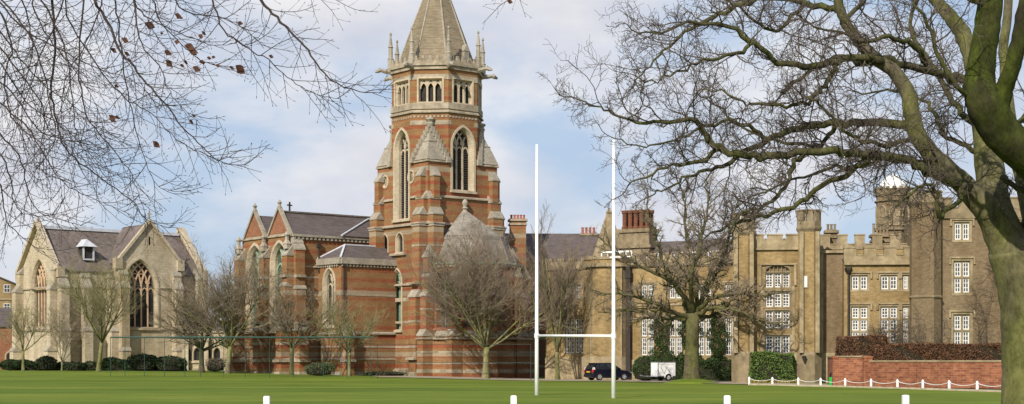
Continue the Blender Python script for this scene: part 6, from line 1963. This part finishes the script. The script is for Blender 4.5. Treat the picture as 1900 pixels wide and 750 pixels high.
# ------------------------------------------------------------------ the big near tree on the right
def near_tree():
    Y = 27.0; s = Y / F
    rng = random.Random(2024)
    x, y = gp(1907, Y)
    t = thing('near_tree', 'huge green stained bare tree at the right edge with branches spreading over the school', 'tree', (x, y, 0))
    o = Vector((x, y, 0))
    A, D, L2, B = MB(), MB(), MB(), MB()
    W = lambda px, py, dy=0: at(px, py, Y + dy) - o
    def limb(mb, P, k=10, sub=5, jt=.006):
        pts = smooth_path([W(p[0], p[1], p[3] if len(p) > 3 else 0) for p in P], sub, rng, jt)
        rr = []
        for i in range(len(P) - 1):
            for q in range(sub): rr.append((P[i][2] + (P[i + 1][2] - P[i][2]) * q / sub) * s)
        rr.append(P[-1][2] * s)
        mb.tube(pts, rr, k)
        return pts, rr
    allp = []
    # trunk and its forks
    limb(A, [(1912, 880, 72), (1910, 830, 56), (1908, 760, 50), (1906, 690, 46), (1903, 620, 44), (1900, 560, 45), (1893, 510, 47), (1880, 465, 46)], 16)
    limb(A, [(1896, 520, 40), (1866, 455, 33), (1842, 405, 28), (1812, 368, 23), (1783, 338, 20), (1752, 310, 18.5), (1720, 277, 17), (1700, 245, 16.5), (1692, 210, 16), (1684, 172, 14.5), (1660, 135, 13), (1625, 108, 12), (1592, 75, 11), (1568, 40, 9.5), (1556, 5, 9), (1550, -50, 8)], 12)
    allp.append(limb(A, [(1886, 480, 40), (1852, 400, 30, .4), (1838, 330, 28, .8), (1832, 260, 27, 1.2), (1822, 190, 24, 1.6), (1808, 120, 20, 2), (1790, 70, 17, 2.2), (1762, 30, 14, 2.4), (1736, 0, 12, 2.6), (1700, -50, 10, 2.8)], 12))
    limb(A, [(1900, 520, 40), (1925, 430, 34, .3), (1950, 380, 34, -.4), (1968, 350, 34, -1.2)], 12)
    # the dark limb nearer the camera
    limb(D, [(1968, 352, 34, -1.2), (1920, 305, 31, -1.8), (1880, 268, 32, -2), (1848, 230, 33, -2.1), (1828, 195, 32, -2.2), (1818, 160, 27, -2.2), (1822, 110, 23, -2.2), (1832, 50, 22, -2.2), (1838, -10, 21, -2.2), (1842, -80, 20, -2.2)], 14)
    limb(D, [(1846, 215, 26, -2.1), (1858, 180, 17, -2.2), (1872, 140, 14, -2.4), (1888, 90, 13.5, -2.6), (1900, 30, 13, -2.7), (1915, -40, 12, -2.7)], 10)
    limb(A, [(1920, 450, 16, .6), (1900, 360, 13, 1.4), (1880, 270, 12, 2), (1872, 190, 11, 2.4), (1862, 100, 10, 2.8), (1870, 20, 9, 3), (1872, -40, 8, 3)], 8)
    br = [
     [(1800, 352, 12, 0), (1750, 330, 10, -.3), (1720, 315, 9, -.5), (1690, 298, 8.5, -.6), (1650, 291, 8, -.7), (1603, 286, 8, -.8), (1550, 281, 7.5, -1), (1500, 284, 7, -1.1), (1423, 291, 7, -1.2), (1378, 288, 6.5, -1.3), (1334, 277, 6, -1.4), (1311, 252, 5.5, -1.4), (1289, 224, 4.5, -1.5), (1244, 224, 3.5, -1.5), (1188, 227, 2.8, -1.6), (1150, 215, 2.2, -1.6), (1110, 200, 1.6, -1.6), (1078, 186, 1.1, -1.6)],
     [(1700, 240, 11, 0), (1675, 234, 9, .3), (1630, 227, 8, .5), (1569, 230, 7.5, .8), (1518, 230, 7, 1), (1468, 241, 6.5, 1.2), (1423, 263, 6, 1.3), (1378, 286, 5, 1.4), (1330, 310, 4, 1.5), (1290, 325, 3, 1.6), (1250, 345, 2.2, 1.6), (1215, 360, 1.5, 1.6)],
     [(1640, 118, 9, 0), (1620, 110, 8, -.2), (1591, 104, 7, -.4), (1541, 118, 6.5, -.6), (1490, 123, 6, -.8), (1434, 109, 5, -1), (1390, 73, 4.5, -1.2), (1334, 45, 3.5, -1.4), (1272, 45, 2.5, -1.5), (1225, 62, 1.8, -1.5), (1180, 60, 1.2, -1.5)],
     [(1560, 25, 7, 0), (1546, 17, 6.5, .2), (1496, 6, 6, .4), (1434, -3, 5.5, .6), (1378, 8, 5, .7), (1334, 28, 4.5, .8), (1300, 42, 4, .9), (1261, 67, 3, 1), (1222, 106, 2.2, 1.1), (1190, 140, 1.5, 1.1), (1165, 175, 1, 1.1)],
     [(1820, 155, 11, 1.5), (1793, 148, 9.5, 1.3), (1754, 140, 8.5, 1.0), (1692, 123, 7.5, .8), (1642, 115, 7, .6), (1600, 118, 6, .5), (1560, 105, 5, .4), (1520, 118, 4, .4), (1480, 150, 3.5, .3), (1450, 175, 2.5, .3)],
     [(1690, 298, 6, -.6), (1640, 294, 6, -.2), (1614, 297, 5.5, 0), (1569, 325, 5.5, .3), (1513, 353, 5, .5), (1479, 381, 4.5, .6), (1423, 398, 4, .7), (1380, 412, 3.2, .8), (1345, 420, 2.5, .9), (1310, 440, 1.6, .9)],
     [(1548, 232, 5, .9), (1535, 255, 4.5, 1.2), (1515, 270, 4, 1.5), (1480, 268, 3.5, 1.8), (1440, 262, 3, 2.0), (1385, 240, 2.5, 2.2), (1340, 205, 2, 2.3), (1300, 180, 1.5, 2.4)],
     [(1550, 118, 5, -.5), (1540, 145, 4.5, -.9), (1520, 170, 4, -1.2), (1495, 190, 3.5, -1.4), (1460, 195, 3, -1.6), (1400, 195, 2.4, -1.8), (1370, 185, 1.8, -1.9), (1310, 165, 1.3, -2)],
     [(1780, 335, 8, .4), (1740, 310, 7, 1), (1690, 300, 6, 1.6), (1650, 295, 5, 2), (1590, 310, 4, 2.3), (1540, 315, 3.4, 2.5), (1480, 330, 2.6, 2.7), (1430, 350, 2, 2.8), (1385, 370, 1.4, 2.9)],
     [(1835, 260, 8, 1.2), (1790, 210, 6.5, 2), (1760, 180, 6, 2.6), (1735, 130, 5.5, 3), (1700, 75, 4.5, 3.4), (1690, 40, 4, 3.6), (1710, -20, 3, 3.8)],
     [(1720, 120, 6, .6), (1700, 90, 5.5, .2), (1675, 75, 5, 0), (1640, 70, 4, -.3), (1600, 80, 3.4, -.5), (1560, 60, 2.5, -.6), (1510, 50, 1.8, -.8)],
     [(1835, 300, 6, 1), (1795, 270, 5, 1.6), (1750, 250, 4.5, 2), (1735, 210, 4, 2.4), (1700, 180, 3.2, 2.8), (1650, 170, 2.4, 3), (1600, 175, 1.8, 3)],
     [(1800, 330, 5, -.3), (1770, 380, 4.5, -.8), (1740, 400, 4, -1.2), (1735, 350, 3, -1.4), (1700, 345, 2.4, -1.6), (1660, 385, 1.6, -1.7)],
     [(1500, 284, 5, -1), (1470, 310, 4, -1.4), (1455, 350, 3.5, -1.7), (1420, 380, 2.8, -2), (1380, 395, 2.2, -2.1), (1350, 430, 1.6, -2.2)],
     [(1400, 75, 4, -1.1), (1370, 100, 3.4, -1.5), (1320, 110, 2.8, -1.8), (1270, 130, 2.2, -2), (1220, 150, 1.5, -2.2), (1185, 145, 1, -2.2)],
     [(1423, 263, 4.5, 1.3), (1390, 235, 4, 1.0), (1340, 225, 3.2, .8), (1290, 245, 2.5, .6), (1240, 265, 2, .5), (1180, 270, 1.4, .5), (1135, 255, 1, .5)],
     [(1334, 277, 4.5, -1.4), (1300, 300, 3.8, -1.2), (1260, 305, 3, -1), (1210, 320, 2.2, -.9), (1165, 345, 1.4, -.8)],
     [(1496, 6, 4.5, .4), (1460, 40, 3.6, 0), (1440, 60, 3, -.4), (1400, 40, 2.5, -.8), (1350, 0, 2, -1)],
     [(1568, 40, 5, 0), (1600, 0, 4, .8), (1640, -30, 3.5, 1.2)],
     [(1700, 255, 5, .2), (1660, 268, 4.4, -.4), (1620, 265, 3.8, -1), (1580, 250, 3, -1.4), (1530, 200, 2.4, -1.6), (1500, 180, 1.8, -1.8)],
     [(1880, 250, 6, -1.6), (1900, 220, 5, -1.2), (1915, 170, 4, -1)],
     [(1860, 330, 6, -.5), (1880, 345, 5, -1), (1910, 360, 4, -1.2)],
     [(1834, 20, 6, -2.2), (1790, -10, 5, -2.4), (1760, -40, 4, -2.5)],
     [(1815, 180, 5, -2.2), (1775, 160, 4.2, -2.4), (1740, 100, 3.5, -2.6), (1725, 50, 3, -2.7), (1700, 5, 2.2, -2.8), (1690, -30, 1.8, -2.8)],
    ]
    S = spec(.30, .035, (7, 6), (.5, .5), ks=(5, 4, 3, 3), ns=(6, 5, 4, 3), rmin=.0028, ang=(30, 70), start=.08, tap=.35, rr=.65)
    S[0]['mb'] = 1; S[1]['mb'] = 1; S[2]['mb'] = 1
    for P in br:
        pts, rr = limb(L2, P, 7, 4, .022)
        n = len(pts)
        tot = sum((b - a).length for a, b in zip(pts[:-1], pts[1:]))
        k = int(tot * 5.2)
        for i in range(k):
            u = .06 + .94 * (i + rng.random()) / k
            f = u * (n - 1); q = min(int(f), n - 2)
            p = pts[q].lerp(pts[q + 1], f - q); tg = (pts[q + 1] - pts[q]).normalized()
            d = side_dir(rng, tg, R(rng.uniform(35, 80))); d.z += .1; d.normalize()
            ln = (rng.uniform(.35, 1.05) if rng.random() < .75 else rng.uniform(1.0, 1.7)) * (1.1 - .35 * u)
            grow([L2, B], rng, p, d, ln, min(rr[q] * .55, .014), 0, S)
        grow([L2, B], rng, pts[-1], (pts[-1] - pts[-3]).normalized(), .6, rr[-1], 0, S)
    # knots and a few scars on the trunk
    for px, py, r_ in ((1862, 590, 9), (1880, 505, 12), (1852, 470, 8), (1700, 250, 12), (1868, 655, 7)):
        c = W(px + 3, py, -.33 if px > 1840 else -.12)
        nrm = Vector((-.55, -.83, 0)).normalized()
        bs = [c + nrm * k for k in (-.12, .0, .035, .05)]
    A.build('trunk', M['bark_near'], t, True)
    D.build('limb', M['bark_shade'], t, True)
    L2.build('branch', M['bark_moss'], t, True)
    B.build('crown', M['twig'], t)
near_tree()

# ------------------------------------------------------------------ beech branches hanging in from the top left
def beech():
    Y = 13.5; s = Y / F
    rng = random.Random(7)
    base = Vector((-10.5, 13.0, 0))
    t = thing('beech_tree', 'drooping bare beech branches with a few dead brown leaves hanging at the top left', 'tree', base)
    A, B, Lf = MB(), MB(), MB()
    W = lambda px, py, dy=0: at(px, py, Y + dy) - base
    # trunk stands outside the picture on the left
    A.tube([Vector((0, 0, -.3)), Vector((0, 0, 1)), Vector((.1, 0, 4)), Vector((.1, .1, 7)), Vector((.3, .2, 11))], [.6, .42, .36, .3, .18], 12)
    limbs = [
     [(150, -60), (176, 0), (205, 51), (221, 90), (256, 134), (301, 186), (339, 237), (384, 282), (416, 304), (461, 307)],
     [(462, -60), (483, 0), (512, 32), (557, 77), (589, 122), (621, 154), (666, 170), (710, 173)],
     [(380, -60), (394, 0), (416, 58), (461, 90), (506, 118), (550, 157), (590, 176), (635, 187)],
     [(-40, 10), (0, 58), (38, 109), (77, 154), (130, 190), (175, 230), (215, 255)],
     [(90, -60), (96, 0), (102, 96), (96, 160), (104, 215), (122, 275), (173, 320), (243, 371), (275, 410), (333, 424)],
     [(165, -60), (154, 0), (147, 128), (160, 211), (192, 256), (237, 314), (256, 358), (275, 422)],
     [(-40, 150), (0, 192), (51, 237), (90, 301), (128, 346), (190, 375), (245, 400)],
     [(-40, 300), (0, 345), (13, 410), (51, 448), (84, 470)],
     [(-30, -30), (30, 30), (75, 110), (92, 190), (100, 260), (60, 330), (40, 400)],
     [(230, -60), (245, -10), (270, 30), (330, 60), (400, 85), (440, 78)],
     [(20, -60), (48, 20), (60, 90), (40, 180), (20, 250), (0, 330)],
     [(120, -60), (125, 30), (180, 120), (230, 180), (280, 210), (330, 260), (400, 295), (430, 280)],
     [(200, -60), (215, 10), (225, 90), (235, 160), (250, 230), (270, 300), (300, 350), (355, 355)],
     [(270, -60), (280, -10), (300, 40), (345, 90), (380, 115), (425, 128)],
     [(-40, 90), (0, 120), (60, 200), (120, 235), (180, 300), (230, 330)],
     [(-40, 200), (10, 260), (40, 300), (60, 380), (100, 405), (160, 420)],
     [(60, -60), (62, 10), (90, 70), (140, 130), (180, 200), (200, 270)],
     [(310, -60), (318, -20), (340, 20), (400, 30), (450, 50), (490, 90)],
     [(-40, -20), (0, 20), (20, 80), (10, 160), (30, 230), (80, 270), (110, 330), (115, 380)],
     [(-40, 40), (10, 100), (70, 180), (90, 240), (150, 290), (195, 340)],
     [(250, -60), (252, 20), (262, 80), (300, 130), (320, 180), (372, 230)],
     [(40, -60), (100, 40), (125, 110), (135, 200), (150, 260), (205, 300)],
     [(-40, 130), (20, 170), (70, 240), (120, 260), (170, 262)],
     [(190, -60), (188, 10), (160, 80), (120, 150), (115, 240), (140, 330)],
     [(-40, -40), (40, 50), (110, 90), (190, 130), (250, 150), (300, 200)],
     [(550, -50), (590, -8), (640, -4)], [(935, -60), (942, -20), (946, 2)],
     [(-50, 240), (-5, 280), (20, 330), (28, 380), (60, 400), (130, 395)],
     [(135, -60), (112, 20), (70, 120), (40, 215), (55, 290), (95, 330)],
    ]
    def twigs(pts, r0, lev):
        n = len(pts)
        tot = sum((b - a).length for a, b in zip(pts[:-1], pts[1:]))
        k = max(2, int(tot / (.085 if lev == 0 else .06)))
        for i in range(k):
            u = .1 + .9 * (i + .5 * rng.random()) / k
            f = u * (n - 1); q = min(int(f), n - 2)
            p = pts[q].lerp(pts[q + 1], f - q); tg = (pts[q + 1] - pts[q]).normalized()
            sd = 1 if i % 2 else -1
            ax = Vector((tg.z, rng.gauss(0, .45), -tg.x)) * sd
            ang = R(rng.uniform(22, 48)); d = (tg * math.cos(ang) + ax.normalized() * math.sin(ang)).normalized()
            ln = (rng.uniform(.16, .62) if lev == 0 else rng.uniform(.05, .17)) * (1.15 - .5 * u)
            if lev == 1 and rng.random() < .3: continue
            m_ = 6 if lev == 0 else 3
            pp, dd = wander(rng, p, d, ln, m_, .10, .045)
            rr = .0035 if lev == 0 else .0019
            B.tube(pp, [rr * (1 - .5 * j / m_) for j in range(m_ + 1)], 4 if lev == 0 else 3, False)
            if lev == 0: twigs(pp, rr, 1)
            # pointed bud
            e = pp[-1]; B.tube([e, e + dd * .008, e + dd * .022], [.0018, .0032, .0006], 3, False)
    for i, P in enumerate(limbs):
        dy0 = rng.uniform(-1.2, 1.2); dy1 = dy0 + rng.uniform(-.6, .6)
        pts = [W(px, py, dy0 + (dy1 - dy0) * j / len(P)) for j, (px, py) in enumerate(P)]
        sm = smooth_path(pts, 5, rng, .006)
        r0 = .014 if i in (0, 1, 4) else .0085
        n = len(sm)
        A.tube(sm, [max(r0 * (1 - .85 * j / (n - 1)), .0022) for j in range(n)], 6, False)
        # joins the trunk outside the frame
        st = sm[0]; A.tube([Vector((.15, .05, 7.0 + .15 * i)), Vector((st.x * .5, st.y * .5, max(st.z, 6) + 1.6)), st], [.06, .03, r0], 6, False)
        twigs(sm, r0, 0)
    # dead leaves
    for px, py, sz in ((278, 47, 22), (300, 62, 12), (332, 30, 18), (328, 78, 14), (352, 88, 22), (358, 95, 24), (372, 68, 14), (378, 62, 12), (312, 98, 16), (314, 118, 18), (338, 122, 10), (345, 116, 10), (365, 128, 18), (375, 116, 14), (388, 108, 10), (396, 106, 10), (404, 122, 12), (430, 126, 12), (446, 129, 24), (232, 75, 16), (236, 100, 14), (210, 94, 16), (240, 112, 12), (208, 220, 20), (218, 218, 12), (290, 268, 18), (355, 226, 12), (360, 215, 10), (446, 43, 12), (946, 3, 12), (503, 105, 10), (216, 160, 10)):
        c = W(px, py, rng.uniform(-.5, .5)); l = sz * s
        for j in range(2 if sz > 15 else 1):
            d = Vector((rng.uniform(.5, 1), rng.gauss(0, .35), -rng.uniform(.1, .8))).normalized(); sd = d.cross(Vector((rng.gauss(0, .5), 1, rng.gauss(0, .3)))).normalized()
            up = d.cross(sd)
            w = l * rng.uniform(.22, .36)
            a = c - d * l / 2; b = c + d * l / 2; m1 = c + sd * w - up * w * .5; m2 = c - sd * w - up * w * .6
            k1 = c - d * l * .25 + sd * w * .8; k2 = c + d * l * .22 - sd * w * .8
            Lf.face([a, k1, c]); Lf.face([k1, m1, c]); Lf.face([m1, b, c]); Lf.face([b, k2, c]); Lf.face([k2, m2, c]); Lf.face([m2, a, c])
    A.build('trunk', M['twig_dark'], t, True); B.build('crown', M['twig_dark'], t); Lf.build('dead_leaves', M['dead_leaf'], t)
beech()

# ------------------------------------------------------------------ bare creepers on the school walls
def creeper(label, px, py0, py1, wpx, Y, seed, deg=-5):
    rng = random.Random(seed)
    x, y = gp(px, Y)
    t = thing('bare_creeper', label, 'creeper', (x, y, 0), R(deg), 'bare creepers on the school walls')
    z0, z1 = zat(py1, Y), zat(py0, Y); hw = wpx * Y / F / 2
    A, B = MB(), MB()
    for i in range(7):
        p = Vector((rng.uniform(-.3, .3) * hw, -.03, min(z0, .5))); d = Vector((rng.gauss(0, .45), 0, 1)).normalized()
        pts, _ = wander(rng, p, d, (z1 - p.z) * rng.uniform(.6, 1.0), 8, .16, .1)
        pts = [Vector((max(-hw, min(hw, q.x)), -.03 - .02 * rng.random(), q.z)) for q in pts]
        A.tube(pts, [.03 - .003 * k for k in range(9)], 5)
        for k in range(26):
            q = pts[rng.randrange(3, 9)]
            pp, _ = wander(rng, q, Vector((rng.gauss(0, 1), 0, rng.gauss(.4, .6))), rng.uniform(.4, 1.3), 4, .3, .05)
            pp = [Vector((v.x, -.04 - .10 * rng.random(), v.z)) for v in pp]
            B.tube(pp, [.012, .010, .008, .007, .006], 3, False)
            for m_ in range(3):
                w_, _ = wander(rng, pp[rng.randrange(1, 5)], Vector((rng.gauss(0, 1), -.2, rng.gauss(.2, .7))), rng.uniform(.2, .5), 3, .3, 0)
                B.tube(w_, .006, 3, False)
    A.build('stem', M['twig'], t, True); B.build('crown', M['twig'], t)
creeper('bare creeper around the foot of the octagonal corner turret', 1722, 560, 660, 70, 120.3, 61)
creeper('bare creeper spreading over the wall beside the big tree trunk', 1828, 470, 660, 90, 121.2, 62)
creeper('narrow bare creeper between the two lower windows of the low wing', 1622, 568, 650, 22, 125.4, 63)
creeper('narrow bare creeper right of the second lower window of the low wing', 1669, 572, 650, 18, 125.2, 64)

# ------------------------------------------------------------------ sky, sun, camera
SUN_EL, SUN_AZ = R(34), R(25)      # behind the camera and to the left
w = bpy.data.worlds.new('World'); SC.world = w; w.use_nodes = True
nt = w.node_tree; bg = nt.nodes['Background']
sky = nd(nt, 'ShaderNodeTexSky', sky_type='NISHITA')
sky.sun_disc = False; sky.sun_elevation = SUN_EL; sky.sun_rotation = math.pi + SUN_AZ
sky.altitude = 100; sky.air_density = 1.0; sky.dust_density = 1.2; sky.ozone_density = 1.5
tc = nd(nt, 'ShaderNodeTexCoord')
def cloud_noise(scale, stretch, detail, rough, off=0.0, dist=0.0):
    mp = nd(nt, 'ShaderNodeMapping'); mp.inputs['Scale'].default_value = stretch; mp.inputs['Location'].default_value = (off, off * .7, off * .3)
    nt.links.new(tc.outputs['Generated'], mp.inputs['Vector'])
    n = nd(nt, 'ShaderNodeTexNoise'); n.inputs['Scale'].default_value = scale; n.inputs['Detail'].default_value = detail; n.inputs['Roughness'].default_value = rough
    n.inputs['Distortion'].default_value = dist
    nt.links.new(mp.outputs['Vector'], n.inputs['Vector'])
    return n.outputs['Fac']
f1 = cloud_noise(6.5, (1, 1, 2.0), 8, .52, 3.3, .2)
cover = ramp(nt, f1, [(0.38, (.16, .16, .16)), (0.51, (.74, .74, .74)), (0.62, (1, 1, 1))])
f2 = cloud_noise(7.5, (1, 1, 2.2), 7, .55, 9.1)
shade = ramp(nt, f2, [(0.32, (6.7, 6.8, 7.5)), (0.48, (7.8, 7.8, 8.3)), (0.62, (9.1, 9.0, 9.1))])
# the cloud bank thins out towards the zenith, where the sky is a deeper blue
sxyz = nd(nt, 'ShaderNodeSeparateXYZ'); nt.links.new(tc.outputs['Generated'], sxyz.inputs[0])
low = ramp(nt, sxyz.outputs['Z'], [(0.28, (1, 1, 1)), (0.60, (.18, .18, .18))])
def times(a, b):
    m = nd(nt, 'ShaderNodeMath', operation='MULTIPLY')
    for i, q in enumerate((a, b)):
        if isinstance(q, float): m.inputs[i].default_value = q
        else: nt.links.new(q, m.inputs[i])
    return m.outputs[0]
haze = mixc(nt, times(low, 0.7), sky.outputs['Color'], (4.4, 6.0, 8.5))
col = mixc(nt, times(cover, low), haze, shade)
nt.links.new(col, bg.inputs['Color'])
bg.inputs['Strength'].default_value = 0.1

sd = bpy.data.lights.new('Sun', 'SUN'); sd.energy = 4.9; sd.angle = R(0.6); sd.color = (1.0, .93, .82)
so = bpy.data.objects.new('Sun', sd); COL.objects.link(so)
to_sun = Vector((-math.sin(SUN_AZ) * math.cos(SUN_EL), -math.cos(SUN_AZ) * math.cos(SUN_EL), math.sin(SUN_EL)))
so.rotation_euler = to_sun.to_track_quat('Z', 'Y').to_euler()

cd = bpy.data.cameras.new('Camera'); cam = bpy.data.objects.new('Camera', cd); COL.objects.link(cam)
cam.location = (0, 0, CZ); cam.rotation_euler = (R(90), 0, 0)
cd.sensor_width = 36; cd.lens = 36 * F / 1900; cd.shift_y = (HZ - 375) / 1900
cd.clip_end = 3000; cd.clip_start = .1
SC.camera = cam
SC.view_settings.view_transform = 'Standard'; SC.view_settings.look = 'None'; SC.view_settings.exposure = 0
SC.render.engine = 'CYCLES'
